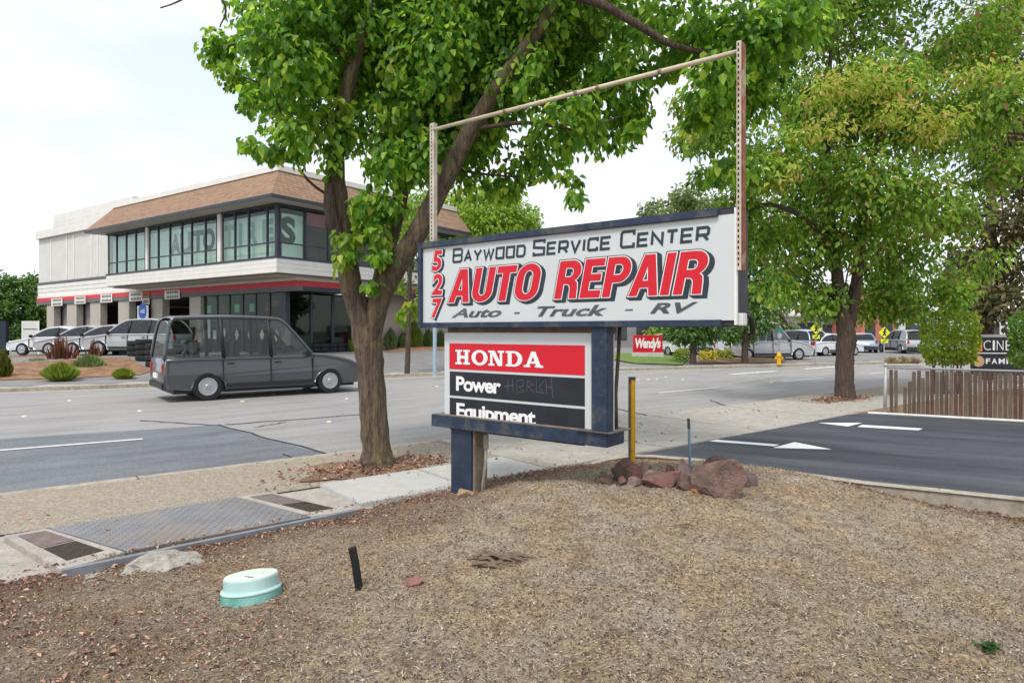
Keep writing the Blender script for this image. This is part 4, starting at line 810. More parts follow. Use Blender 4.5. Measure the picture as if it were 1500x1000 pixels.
# shingle roof material: rows of tabs
ms = bpy.data.materials.new('shingles'); ms.use_nodes = True; nt = ms.node_tree; bs = nt.nodes['Principled BSDF']; bs.inputs['Roughness'].default_value = .95
tcn = nt.nodes.new('ShaderNodeTexCoord'); bt = nt.nodes.new('ShaderNodeTexBrick'); mpn = nt.nodes.new('ShaderNodeMapping'); mpn.inputs['Rotation'].default_value = (0, R(-90), 0)
sep = nt.nodes.new('ShaderNodeSeparateXYZ'); cmb = nt.nodes.new('ShaderNodeCombineXYZ'); add = nt.nodes.new('ShaderNodeMath'); add.operation = 'ADD'
nt.links.new(tcn.outputs['Object'], sep.inputs[0]); nt.links.new(sep.outputs[0], add.inputs[0]); nt.links.new(sep.outputs[1], add.inputs[1]); nt.links.new(add.outputs[0], cmb.inputs[0]); nt.links.new(sep.outputs[2], cmb.inputs[1])
nt.links.new(cmb.outputs[0], bt.inputs['Vector']); bt.inputs['Scale'].default_value = 1; bt.inputs['Brick Width'].default_value = .3; bt.inputs['Row Height'].default_value = .125; bt.inputs['Mortar Size'].default_value = .012
bt.inputs['Color1'].default_value = (.24, .145, .09, 1); bt.inputs['Color2'].default_value = (.33, .21, .135, 1); bt.inputs['Mortar'].default_value = (.15, .09, .06, 1)
nt.links.new(bt.outputs[0], bs.inputs['Base Color']); bpn = nt.nodes.new('ShaderNodeBump'); bpn.inputs['Strength'].default_value = .6; nt.links.new(bt.outputs[1], bpn.inputs['Height']); bpn.invert = True; nt.links.new(bpn.outputs[0], bs.inputs['Normal'])
AL = bpx(157, 'a', 0); BL = 13.0         # lengths of the upper storey along its two fronts
zs, zb, zt = 4.58, 5.36, 7.80            # soffit, window sill, window head
# upper storey: floor slab, siding boards, windows, roof
sb('upper_floor', (.05, .05, zs), (BL, AL-.02, zs+.1), m_soff)
for k in range(3):
    h = (zb - .10 - zs) / 3; z0 = zs + k*h; o_ = .012*(2-k)
    sb('siding_board', (-.06-o_, -.06-o_, z0+.006), (.04, AL, z0+h), m_siding, bevel=.01); sb('siding_board', (.041, -.06-o_, z0+.006), (BL, .04, z0+h), m_siding, bevel=.01)
sb('sill', (-.09, -.09, zb-.10), (.05, AL, zb), m_frame); sb('sill', (.051, -.09, zb-.10), (BL, .05, zb), m_frame)
sb('window_head', (-.04, -.04, zt-.06), (.06, AL, zt+.05), m_frame); sb('window_head', (.061, -.04, zt-.06), (BL, .06, zt+.05), m_frame)
# side A windows: groups split by white posts
Apx = {0: [408, 391.5, 364.5, 344.3, 325.5], 1: [318, 301, 281, 266.5, 249, 232, 218.5], 2: [213, 199, 185, 171, 158.5]}
def win(axis, lo, hi, zr=True):
    f_ = .035; g0, g1 = lo + f_, hi - f_
    if axis == 'a':
        w = sb('window', (-.02, lo, zb), (.05, lo+f_, zt-.06), m_frame); sb('mullion', (-.02, hi-f_, zb), (.05, hi, zt-.06), m_frame, w); sb('transom_bar', (-.015, g0, zb+.62), (.045, g1, zb+.69), m_frame, w); sb('pane', (.012, g0, zb), (.02, g1, zt-.06), m_glass, w)
    else:
        w = sb('window', (lo, -.02, zb), (lo+f_, .05, zt-.06), m_frame); sb('mullion', (hi-f_, -.02, zb), (hi, .05, zt-.06), m_frame, w); sb('transom_bar', (g0, -.015, zb+.62), (g1, .045, zb+.69), m_frame, w); sb('pane', (g0, .012, zb), (g1, .02, zt-.06), m_glass, w)
for k, pxs in Apx.items():
    aa = [bpx(p, 'a', 0) for p in pxs]; aa[0] = max(aa[0], .05)
    for i in range(len(aa)-1): win('a', aa[i] + .03, aa[i+1] - .03)
    for v in aa[1:-1]: sb('post', (-.035, v-.028, zb), (.06, v+.028, zt-.06), m_frame)
    if k < 2:
        v0 = aa[-1]; v1 = bpx(Apx[k+1][0], 'a', 0); sb('white_post', (-.07, v0+.05, zb), (.06, v1-.12, zt), m_siding)
sb('corner_post', (-.06, -.06, zb), (.09, .09, zt-.06), m_frame)
Bb = [.12, bpx(447.5, 'b', 0), bpx(481, 'b', 0)]; 
while Bb[-1] + 1.6 < BL: Bb.append(Bb[-1] + 1.55)
for i in range(len(Bb)-1): win('b', Bb[i] + .03, Bb[i+1] - .03); sb('post', (Bb[i+1]-.028, -.035, zb), (Bb[i+1]+.028, .06, zt-.06), m_frame)
# boards and letters behind the glass, dim room beyond
brd = sb('window_board', (.30, .5, zb), (.33, AL-.1, zt-.32), m_board); brd2 = sb('window_board', (.5, .30, zb), (Bb[1]+.05, .33, zt-.32), m_board)
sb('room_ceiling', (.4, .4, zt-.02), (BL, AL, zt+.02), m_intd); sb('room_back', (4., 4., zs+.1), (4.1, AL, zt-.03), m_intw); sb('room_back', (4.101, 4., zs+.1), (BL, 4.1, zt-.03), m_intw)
m_let = M('window_letter', (.035, .06, .045), .7, .3, 3); m_letf = M('window_letter_faint', (.40, .47, .45), .8)
def letterA(ch, px, mat, z0=6.05, z1=7.25, w=1.0):
    a = bpx(px, 'a', .29); v, f = me_vf(text_mesh(ch, .05)); xs = [q[0] for q in v]; ys = [q[1] for q in v]; b = MB()
    b.add([(.29, a + w/2 - (x-min(xs))/(max(xs)-min(xs))*w, z0 + (y-min(ys))/(max(ys)-min(ys))*(z1-z0)) for x, y in v], f); b.build('window_lettering', mat, brd)
for ch, px in (('A', 257), ('U', 272), ('T', 290), ('O', 306)): letterA(ch, px, m_let, w=1.15)
for ch, px in (('T', 336), ('I', 352), ('R', 370), ('E', 392)): letterA(ch, px, m_letf, w=.9 if ch != 'I' else .25)
v, f = me_vf(text_mesh('S', .05)); xs = [q[0] for q in v]; ys = [q[1] for q in v]; b = MB(); x0 = bpx(411, 'b', .29); x1 = bpx(433, 'b', .29)
b.add([(x0 + (x-min(xs))/(max(xs)-min(xs))*(x1-x0), .29, 6.0 + (y-min(ys))/(max(ys)-min(ys))*1.35) for x, y in v], f); b.build('window_lettering', m_let, brd2)
sb('banner', (Bb[1]+.15, .15, zt-.75), (Bb[2]-.1, .17, zt-.1), M('banner_red', (.3, .03, .05), .7, .3, 3))
# mansard roof
ev, ez0, ez1 = .92, 7.86, 8.02
roof = MB(); RI = .35; rz = 9.5
roof.add([(-ev, -ev, ez1), (-ev, AL+.9, ez1), (RI, AL-.1, rz), (RI, RI, rz), (BL+.5, RI, rz), (BL+.5, -ev, ez1)], [(0, 1, 2, 3), (0, 3, 4, 5)])
roof.add([(-ev, AL+.9, ez1), (RI, AL-.1, rz), (RI+1.5, AL+.9, ez1)], [(0, 1, 2)])
rf = roof.build('mansard_roof', ms, shop)
sb('eave_fascia', (-ev-.03, -ev-.03, ez0), (-ev+.02, AL+.9, ez1+.012), m_frame, rf); sb('eave_fascia', (-ev+.021, -ev-.03, ez0), (BL+.5, -ev+.02, ez1+.012), m_frame, rf)
sb('soffit', (-ev+.022, -ev+.022, ez0+.005), (.6, AL+.88, ez0+.03), m_soff, rf); sb('soffit', (.601, -ev+.022, ez0+.005), (BL+.5, .6, ez0+.03), m_soff, rf)
sb('parapet_cap', (RI-.10, RI-.10, rz-.02), (RI+.15, AL-.05, rz+.26), m_siding, rf, .01); sb('parapet_cap', (RI+.151, RI-.10, rz-.02), (BL+.5, RI+.15, rz+.26), m_siding, rf, .01)
sb('flat_roof', (RI+.15, RI+.15, rz-.3), (BL+.5, AL-.1, rz-.2), m_tan, rf)
sb('upper_end_wall', (.06, AL-.019, zs), (10, AL+.1, ez0), m_stucco)
# ground floor: fascia stripe, storefront, pillars, bays
GB, GA = 2.0, 2.1                        # setbacks of the ground floor fronts
aL = bpx(60, 'a', GB); fa0 = .75; ftop = 4.36
sb('canopy_soffit', (.3, .3, 4.50), (BL, AL, 4.545), m_soff)
sb('beam', (GB-.25, fa0+.0, ftop), (GB+.3, aL, 4.499), m_siding); sb('beam', (GB+.301, fa0, ftop), (BL, fa0+.4, 4.499), m_siding)
sb('red_stripe', (GB-.30, fa0-.05, ftop-.28), (GB+.02, aL, ftop-.002), m_redst); sb('red_stripe', (GB+.021, fa0-.05, ftop-.28), (BL, fa0+.3, ftop-.002), m_redst)
sb('grey_stripe', (GB-.29, fa0-.04, ftop-.52), (GB+.01, aL-.01, ftop-.281), m_gst); sb('grey_stripe', (GB+.011, fa0-.04, ftop-.52), (BL, fa0+.29, ftop-.281), m_frame)
hz = ftop - .53
# storefront panes on side A
SPX = [415, 395.5, 375, 356, 336.5, 318.5, 296]; sa = [bpx(p, 'a', GB) for p in SPX]
sb('corner_column', (GB-.05, GA-.05, ZG-.3), (GB+.22, GA+.25, hz), m_frame)
for i in range(len(sa)-1):
    w = sb('storefront_window', (GB-.04, sa[i]-.045, ZG-.3), (GB+.06, sa[i]+.045, hz), m_frame); sb('sill_rail', (GB-.02, sa[i]+.05, ZG-.3), (GB+.05, sa[i+1]-.05, ZG+.22), m_frame, w); sb('pane', (GB, sa[i]+.05, ZG+.22), (GB+.01, sa[i+1]-.05, hz), m_glassd, w)
sbv = [GA*0 + bpx(421, 'b', GA), bpx(456, 'b', GA), bpx(488, 'b', GA), bpx(520, 'b', GA), bpx(548, 'b', GA)]
for i in range(len(sbv)-1):
    ww = .05 if i % 2 == 0 else .05; w = sb('storefront_window', (sbv[i+1]-(.12 if i == 1 else .05), GA-.04, ZG-.3), (sbv[i+1]+.05, GA+.06, hz), m_frame); sb('sill_rail', (sbv[i]+.06, GA-.02, ZG-.3), (sbv[i+1]-.13, GA+.05, ZG+.25), m_frame, w); sb('pane', (sbv[i]+.06, GA, ZG+.25), (sbv[i+1]-.13, GA+.01, hz), m_glassd, w)
sb('tan_wall', (sbv[-1]+.1, GA-.1, ZG-.5), (bpx(690, 'b', GA), GA+.1, 6.4), m_tan)
for px in (594, 622): q = bpx(px, 'b', GA); sb('wall_batten', (q-.05, GA-.14, ZG-.3), (q+.05, GA-.101, 5.6), M('tan_batten', (.25, .21, .17), .9))
# shop interior
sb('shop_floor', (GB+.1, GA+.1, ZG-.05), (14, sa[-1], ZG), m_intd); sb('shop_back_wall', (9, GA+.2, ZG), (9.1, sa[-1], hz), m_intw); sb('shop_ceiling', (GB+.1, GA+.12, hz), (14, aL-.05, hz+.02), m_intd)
sb('shop_counter', (5, 5, ZG), (5.8, 10, ZG+1.05), M('counter', (.25, .22, .2), .7, .3, 2))
for i in range(6): sb('poster', (GB+.03, sa[2] + i*1.4 - 1.2, ZG+2.3), (GB+.04, sa[2] + i*1.4 - .75, ZG+2.75), [m_redst, m_siding, m_board][i % 3])
sb('open_sign', (GB+.05, sa[0]+.45, ZG+2.55), (GB+.06, sa[0]+1.15, ZG+2.9), M('open_red', (.5, .05, .05), .6))
for px in (347, 366, 384, 405):          # pale diamond placards
    q = bpx(px, 'a', GB-.05); zc = 1.62; b = MB(); b.add([(GB-.06, q, zc+.36), (GB-.06, q-.2, zc), (GB-.06, q, zc-.36), (GB-.06, q+.2, zc)], [(0, 1, 2, 3)]); b.build('placard', M('placard_yellow', (.62, .66, .45), .7), shop)
for px, py, w, h, m in ((302, 480, .9, 1.2, m_board), (315, 490, .4, .5, m_siding), (326, 487, .6, .45, m_siding)):
    q = bpx(px, 'a', GB-.02); d = C0.y + BB.y*GB + BA.y*q; zc = EYE + (HZ-py)/F*d; sb('notice', (GB-.03, q-w/2, zc-h/2), (GB-.02, q+w/2, zc+h/2), m)
# pillars and bays on side A
PP = [(276, 294), (220, 238), (172, 189), (131, 147), (97, 112), (67.5, 79)]
for i, (x1, x0) in enumerate(PP):
    a0, a1 = bpx(x0, 'a', GB-.2), bpx(x1, 'a', GB-.2); sb('pillar', (GB-.2, min(a0, a1), -.1), (GB+.25, max(a0, a1)-.1, hz), m_pil, bevel=.02)
sb('wall_light', (GB-.36, bpx(284, 'a', GB-.2)-.15, ZG+1.0), (GB-.201, bpx(284, 'a', GB-.2)+.25, ZG+1.5), m_frame)
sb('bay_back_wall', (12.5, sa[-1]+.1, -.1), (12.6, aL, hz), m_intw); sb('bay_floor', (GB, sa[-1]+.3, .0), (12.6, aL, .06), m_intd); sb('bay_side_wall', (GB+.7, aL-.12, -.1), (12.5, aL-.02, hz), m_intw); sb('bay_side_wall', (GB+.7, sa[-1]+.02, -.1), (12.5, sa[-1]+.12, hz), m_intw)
for k in range(2):                       # closed roll doors in the two far bays
    lo = bpx(PP[4-k+0][0] - (0 if k == 0 else 0), 'a', GB+.3) if False else bpx([130.5, 96.5][k], 'a', GB+.35); hi = bpx([112.5, 79.5][k], 'a', GB+.35)
    dr = sb('roll_door', (GB+.45, lo, -.1), (GB+.5, hi, hz), M('door_grey', (.33, .29, .29), .7, .15, 2)); q0 = lo + (hi-lo)*.15; sb('door_window', (GB+.42, q0, ZG+.9), (GB+.449, q0+1.0, ZG+1.35), m_frame, dr)
m_strip = M('fluorescent_fitting', (.7, .62, .5), .6)
for px in (208, 257, 252): q = bpx(px, 'a', 7); sb('ceiling_fitting', (6, q-.1, hz-.25), (9, q+.1, hz-.15), m_strip)
# small signs over the bays
def bay_sign(px0, px1, y0, y1, nm='bay_sign', mat=m_siding, lines=2):
    a0, a1 = bpx(px0, 'a', GB-.32), bpx(px1, 'a', GB-.32); d = C0.y + BB.y*(GB-.32) + BA.y*(a0+a1)/2; z0, z1 = EYE+(HZ-y1)/F*d, EYE+(HZ-y0)/F*d
    o = sb(nm, (GB-.36, min(a0, a1), z0), (GB-.33, max(a0, a1), z1), mat)
    for i in range(lines):
        zz = z0 + (z1-z0)*(i+.5)/lines; h = (z1-z0)/lines*.28; n = 7; w = abs(a1-a0)*.8/n
        b = MB()
        for k in range(n): q = min(a0, a1) + abs(a1-a0)*.1 + k*w; b.box((GB-.366, q, zz-h), (GB-.361, q+w*.62, zz+h))
        t = b.build('sign_print', m_black, o); t['kind'] = 'stuff'
bay_sign(76, 92, 437, 448); bay_sign(110, 126, 434, 445); bay_sign(148, 165, 431, 443); bay_sign(190, 209, 428, 441); bay_sign(242, 264, 425, 438)
bay_sign(209.5, 219.5, 428, 436, 'bay_sign', M('orange_sign', (.55, .2, .06), .7), 1); bay_sign(209.5, 219.5, 437, 446, 'bay_sign', m_siding, 1)
a0, a1 = bpx(201, 'a', GB-.5), bpx(217, 'a', GB-.5); d = C0.y + BB.y*1.5 + BA.y*a0; z0, z1 = EYE+(HZ-469)/F*d, EYE+(HZ-448)/F*d
ase = sb('hanging_board', (GB-.5, min(a0, a1), z0), (GB-.47, max(a0, a1), z1), m_white); b = MB(); am, zm, rr = (a0+a1)/2, z0+(z1-z0)*.62, abs(a1-a0)*.36
b.lathe([(rr, 0), (rr, .012)], 28, 'x', (GB-.513, am, zm)); b.build('blue_roundel', M('roundel_blue', (.02, .12, .55), .5), ase)
v, f = me_vf(text_mesh('ASE', .03)); xs = [q[0] for q in v]; ys = [q[1] for q in v]; b = MB(); b.add([(GB-.5145, am + rr*.62 - (x-min(xs))/(max(xs)-min(xs))*rr*1.24, zm - rr*.25 + (y-min(ys))/(max(ys)-min(ys))*rr*.5) for x, y in v], f); b.build('lettering', m_white, ase)
# left wing above the bays
for b0, b1, z0, z1 in ((.0, .0, 0, 0),): pass
wz0 = 4.5; sb('wing_wall', (GB-.05, AL+.101, wz0), (12, aL+.3, 9.0), m_stucco)
d_ = lambda q: C0.y + BB.y*GB + BA.y*q
for px in (75, 98, 108, 134, 143): q = bpx(px, 'a', GB-.06); sb('wall_batten', (GB-.085, q-.09, 5.7), (GB-.051, q+.09, 8.95), m_siding)
sb('wall_ledge', (GB-.16, AL+.102, 5.45), (GB-.051, aL+.35, 5.6), m_gst)
for k in range(3): sb('siding_board', (GB-.10-.01*k, AL+.103, 4.52+.3*k), (GB-.0505, aL+.32, 4.80+.3*k), m_siding, bevel=.01)
for k in range(5): sb('siding_board', (GB-.30+.03*k, AL+.6, 9.02+.32*k), (GB+.2, aL - (0 if k < 2 else 3.2) + .3, 9.33+.32*k), m_siding, bevel=.012)
# low building beside the shop's tan wall: foundation planting
for i, (px, w, h, gm) in enumerate(((572, 26, 34, m_gr2), (590, 22, 26, m_gr2), (606, 34, 44, m_gr), (628, 24, 30, m_gr2), (646, 22, 28, m_gr2), (516, 16, 22, m_gr))):
    p = C0 + BB*(bpx(px, 'b', GA-.9)) + BA*(GA-.9); z = lotz(p.x, p.y); py = HZ + (EYE-z)*F/p.y
    g = Vector((p.x, p.y, z)); s = g.y/F; n = 500; o = thing('foundation_grass', ['blue green grass by the tan wall nearest the tree trunk', 'second grass clump along the tan wall', 'tall bright grass clump in the middle of the tan wall', 'grass clump just left of the pale blue pole', 'grass clump at the tan wall behind the sign edge', 'grass clump by the storefront beside the tree trunk'][i], 'plant', g, 0, 'grasses along the shop wall'); W = w*s/2; H = h*s
    a = rng.random(n)*2*math.pi; sp = rng.random(n)**.7; base = np.stack([np.cos(a)*sp*W*.35, np.sin(a)*sp*W*.35, np.zeros(n)], 1); tip = np.stack([np.cos(a)*sp*W, np.sin(a)*sp*W, H*(1-.55*sp**2.2)*(.75+.3*rng.random(n))], 1); A = tip-base
    V, Fq = leaves(base, A, np.stack([np.cos(a), np.sin(a), np.zeros(n)], 1) + rng.normal(size=(n, 3))*.4, np.linalg.norm(A, axis=1), np.full(n, .05), .2); fast_mesh('blades', V, Fq, gm, o)
bp_ = [C0 + BB*bpx(p, 'b', q) + BA*q for p, q in ((566, 1.9), (660, 1.9), (668, -1.5), (566, -.9))]; bed('mulch_bed', [(p.x, p.y) for p in bp_], .03)
# pale blue pole
g = G(637, 551, .12); o = MB().lathe([(.10, 0), (.10, .02), (.075, .03), (.075, 3.4), (.05, 3.42)], 14).build('light_blue_pole', M('pale_blue_paint', (.30, .43, .50), .5, .1, 6), None); o.location = g; tag(o, 'pale blue steel pole on the far sidewalk just left of the sign', 'pole')
# green container and white board on the left of the shop
g = C0 + BB*7.2 + BA*(aL+7); b = thing('green_container', 'yellow green corrugated container at the left end of the shop', 'container', (g.x, g.y, .25), DA)
m_grn = M('container_green', (.20, .27, .06), .7, .15, 2); MB().box((-1.5, -5, 0), (1.5, 3, 2.3)).build('body', m_grn, b)
for k in range(16): MB().box((-1.57, -4.9 + k*.5, .1), (-1.501, -4.7 + k*.5, 2.2)).build('rib', m_grn, b)
g = PD(45, 484, 38); b = thing('white_notice_board', 'white notice board standing in front of the green container', 'board', (g.x, g.y, .3), .3); s = 38/F
MB().box((-10*s, -.03, .3), (10*s, .03, EYE + 14*s - .3)).build('panel', m_siding, b); 
for x in (-10*s, 10*s): MB().box((x-.04, -.04, 0), (x+.04, -.031, EYE + 14*s - .3)).build('leg', m_white, b)
MB().box((-9*s, -.036, 1.6), (9*s, -.0305, 1.66)).build('rail', m_gst, b)
# ================================================================== vehicles
m_tyre = M('tyre_rubber', (.016, .017, .019), .8, .2, 12); m_rim = M('wheel_alloy', (.42, .43, .45), .35, .1, 6, metal=.7); m_tail = M('tail_red', (.4, .02, .02), .3); m_lamp = M('headlamp', (.65, .66, .66), .2)
m_trim = M('black_trim', (.02, .021, .024), .5); m_cg = glass_mat('car_glass', (.66, .70, .70), .06); m_cgd = glass_mat('car_glass_dark', (.16, .18, .19), .08)
def paint(name, c, met=.3): 
    m = M(name, c, .32, .04, 2, metal=met, spec=.5); m.node_tree.nodes['Principled BSDF'].inputs['Coat Weight'].default_value = .5; m.node_tree.nodes['Principled BSDF'].inputs['Coat Roughness'].default_value = .08; return m
def arch(cx, r, zb, n=7): return [(cx + r*math.cos(math.pi*i/n), zb + r*math.sin(math.pi*i/n)) for i in range(n+1)]
def vehicle(name, label, cat, loc, rz, pm, L_, W, top, belt, wheels, wr, gh, pillars, glass=m_cg, group=None):
    # top: upper outline of the lower body from rear to front; gh: greenhouse (xr0, xf0, zb, xr1, xf1, zt, wb, wt)
    o = thing(name, label, cat, loc, rz, group); zb = .28; hw = W/2
    prof = list(top)
    for c in sorted(wheels, reverse=True): prof += arch(c, wr*1.17, zb + wr*.25 - .02 if False else zb)
    n = len(prof); b = MB(); cxm = L_/2; zc_ = .62
    rows = [(hw-.035, .13), (hw-.006, .085), (hw, .045), (hw-.03, .015), (hw-.10, 0.)]; rows = [(-y, k) for y, k in rows] + [(y, k) for y, k in reversed(rows)]
    for y, k in rows:
        for x, z in prof:
            b.v.append(((x-cxm)*(1 - k/cxm), y*(1 - .07*max(0, z-.72) - .05*max(0, .45-z)), z - (k*.8 if z > .75 else 0)))
    nr_ = len(rows)
    for r_ in range(nr_-1):
        for i in range(n): b.f.append((r_*n+i, r_*n+(i+1) % n, (r_+1)*n+(i+1) % n, (r_+1)*n+i))
    b.f += [tuple(range(n)), tuple(range((nr_-1)*n, nr_*n))]
    body = b.build('body', pm, o, smooth=False)
    for p_ in body.data.polygons: p_.use_smooth = len(p_.vertices) == 4
    b = MB().box((-L_/2+.25, -hw+.13, .2), (L_/2-.25, hw-.13, .5)); b.build('underbody', m_trim, o)
    xr0, xf0, zb0, xr1, xf1, zt0, wb, wt = gh; X = lambda x: x - cxm
    ctl = [(xr0, zb0-.03), (xr0+(xr1-xr0)*.45, zb0+(zt0-zb0)*.55), (xr1, zt0-.05), (xr1+.28, zt0+.01), ((xr1+xf1)/2, zt0+.05), (xf1-.35, zt0+.025), (xf1, zt0-.05), (xf1+(xf0-xf1)*.5, zb0+(zt0-zb0)*.50), (xf0, zb0-.03)]
    Pc = [np.array(q) for q in ctl]; Pc = [2*Pc[0]-Pc[1]] + Pc + [2*Pc[-1]-Pc[-2]]; cv = []
    for i in range(1, len(Pc)-2):
        for k in range(4): t = k/4; p0, p1, p2, p3 = Pc[i-1:i+3]; cv.append(.5*((2*p1)+(p2-p0)*t+(2*p0-5*p1+4*p2-p3)*t*t+(3*p1-p0-3*p2+p3)*t**3))
    cv.append(Pc[-2]); hwz = lambda z: wb + (wt-wb)*min(1, max(0, (z-zb0)/(zt0-zb0))); fr_, fb_ = [k for k, q in enumerate(cv) if q[1] > zt0-.075][::len([k for k, q in enumerate(cv) if q[1] > zt0-.075])-1]
    for s in (-1, 1):
        MB().tube([(X(x), s*hwz(z), z) for x, z in cv], .045, 8).build('roof_rail', pm, o, smooth=True)
    def loft(name, pts, mat, crown=0.):
        b = MB(); m_ = 9
        for x, z in pts:
            for j in range(m_): q = j/(m_-1)*2-1; b.v.append((X(x), q*hwz(z), z + crown*(1-q*q)))
        b.f += [(i*m_+j, i*m_+j+1, (i+1)*m_+j+1, (i+1)*m_+j) for i in range(len(pts)-1) for j in range(m_-1)]; return b.build(name, mat, o, smooth=True)
    loft('roof', [(x, z+.03) for x, z in cv[fr_:fb_+1]], pm, .05); loft('rear_window', cv[:fr_+1], glass); loft('windshield', cv[fb_:], glass, 0)
    zat = lambda x: float(np.interp(x, [q[0] for q in cv], [q[1] for q in cv]))
    px_ = [xr0 + (xf0-xr0)*t for t in pillars]; ts = [0] + list(pillars) + [1]
    for x in px_:
        for s in (-1, 1): MB().tube([(X(x)+.02, s*wb, zb0-.03), (X(x-.05), s*hwz(zat(x)), zat(x))], .05, 6).build('pillar', m_trim, o, smooth=True)
    edges = [cv[0][0]] + px_ + [cv[-1][0]]
    for e0, e1_ in zip(edges[:-1], edges[1:]):
        xs_ = sorted([e0, e1_] + [q[0] for q in cv if e0 < q[0] < e1_])
        for s in (-1, 1):
            b = MB()
            for x in xs_: z = max(zat(x), zb0-.02); b.v += [(X(x), s*(wb-.004), zb0-.03), (X(x), s*(hwz(z)-.004), z)]
            b.f += [(2*i, 2*i+2, 2*i+3, 2*i+1) for i in range(len(xs_)-1)]; b.build('side_window', glass, o)
    for x_ in [xr0 + (xf0-xr0)*q for q in ((.30, .62) if len(pillars) < 2 else (.22, .48, .74))]:
        for s in (-.42, .42): MB().box((X(x_)-.12, s*wb-.2, zb0-.5), (X(x_)+.06, s*wb+.2, zb0+(zt0-zb0)*.45)).build('seat', m_trim, o, bevel=.05)
    for cx_ in wheels:
        for s in (-1, 1):
            w = MB().lathe([(wr*.62, -.1), (wr*.94, -.11), (wr, -.07), (wr, .07), (wr*.94, .11), (wr*.62, .1)], 22, 'y', (X(cx_), s*(hw-.10), wr)).build('tyre', m_tyre, o)
            rm = MB().lathe([(wr*.64, .02*s), (wr*.64, .106*s), (wr*.58, .112*s), (wr*.52, .103*s), (wr*.2, .104*s), (wr*.16, .116*s), (.02, .118*s)], 18, 'y', (X(cx_), s*(hw-.10), wr)).build('rim', m_rim, w)
    zf = top[-1][1]; 
    for s in (-1, 1):
        MB().box((L_/2-.20, s*(hw-.36)-.16, .62), (L_/2+.004, s*(hw-.36)+.16, .76)).build('headlight', m_lamp, o, bevel=.02); MB().box((-L_/2-.012, s*(hw-.16)-.08, .72), (-L_/2+.12, s*(hw-.16)+.08, 1.0)).build('tail_light', m_tail, o, bevel=.02)
        MB().box((X(xf0)-.28, s*(hw)-.02 if s > 0 else -hw-.14, zb0-.02), (X(xf0)-.16, s*hw+.14 if s > 0 else -hw+.02, zb0+.13)).build('mirror', m_trim, o, bevel=.02)
        for t in (ts[1:-1] or [.5]):
            xx = X(xr0 + (xf0-xr0)*t) + .12; MB().box((xx, s*(hw-.012)-.018, zb0-.17), (xx+.16, s*(hw-.012)+.018, zb0-.135)).build('door_handle', m_trim, o)
    for xd in [X(xr0 + (xf0-xr0)*t) for t in list(pillars) + [.985]]:
        for s in (-1, 1): MB().box((xd-.006, s*(hw-.02)-.024, .40), (xd+.006, s*(hw-.02)+.0215, zb0-.06)).build('door_seam', m_trim, o)
    for s in (-1, 1): MB().box((X(wheels[0]+wr*1.3), s*(hw-.01)-.02, .33), (X(wheels[1]-wr*1.3), s*(hw-.01)+.018, .43)).build('side_cladding', m_trim, o, bevel=.008)
    MB().box((-L_/2-.04, -.26, .60), (-L_/2-.004, .26, .73)).build('licence_plate', m_white, o)
    MB().box((-L_/2-.03, -hw+.08, .34), (-L_/2+.1, hw-.08, .5)).build('bumper', m_trim, o, bevel=.02); MB().box((L_/2-.1, -hw+.08, .3), (L_/2+.03, hw-.08, .48)).build('bumper', m_trim, o, bevel=.02)
    return o
SEDAN = dict(L_=4.6, W=1.8, top=[(0, .3), (-.0, .62), (.06, .9), (.5, .98), (1.2, 1.0), (3.0, .96), (3.4, .92), (4.2, .78), (4.55, .66), (4.6, .45), (4.55, .28)], belt=1, wheels=(.9, 3.7), wr=.33, gh=(.55, 3.35, .95, 1.25, 2.55, 1.42, .78, .60), pillars=(.48,))
SUV = dict(L_=4.7, W=1.88, top=[(0, .32), (-.0, .7), (.03, 1.02), (.6, 1.06), (3.2, 1.05), (3.5, 1.03), (4.4, .9), (4.66, .74), (4.7, .5), (4.64, .3)], belt=1, wheels=(.9, 3.75), wr=.36, gh=(.08, 3.45, 1.03, .5, 2.6, 1.68, .84, .66), pillars=(.36, .66))
VAN = dict(L_=5.45, W=2.0, top=[(.0, .36), (-.0, .7), (.02, 1.12), (.6, 1.14), (3.7, 1.15), (3.95, 1.2), (4.3, 1.17), (4.7, 1.09), (5.1, .98), (5.33, .86), (5.43, .7), (5.45, .55), (5.38, .3)], belt=1, wheels=(1.05, 4.4), wr=.37, gh=(.03, 3.95, 1.12, .22, 3.05, 2.16, .93, .82), pillars=(.36, .68))
HS = math.atan2(S_.y, S_.x)
u = (383-750)/F; dv = 19.4 / (-u*S_.y*1 + .788 if False else (.616*-u + .788)); pv = Vector((u*dv, dv, 0))
vehicle('passing_van', 'dark grey van driving along the far lane in front of the storefront', 'van', pv, HS, paint('van_grey', (.085, .09, .10), .55), glass=glass_mat('van_glass', (.60, .64, .64), .05), **VAN)
m_sil = paint('silver_paint', (.42, .43, .45)); m_wht = paint('white_paint', (.62, .64, .66), .05); m_blu = paint('pale_blue_paint_car', (.30, .38, .47))
def parked(px, d, z, rz, kind, pm, label, group='cars parked at the auto shop', g=m_cgd):
    vehicle('parked_car', label, 'car', Vector(((px-750)/F*d, d, z)), rz, pm, glass=g, group=group, **kind)
for px, d, rz, k, pm, lb_ in ((88, 34.5, HS+2.4, SEDAN, m_wht, 'white sedan parked farthest left outside the shop bays'), (128, 33.5, HS+2.4, SEDAN, m_sil, 'silver sedan second from the left outside the bays'), (163, 32.8, HS+2.4, SEDAN, m_sil, 'silver sedan third from the left outside the bays'), (203, 32.0, HS+2.4, SUV, m_sil, 'silver hatchback parked nearest the blue round sign')):
    x = (px-750)/F*d; parked(px, d, lotz(x, d), rz, k, pm, lb_)
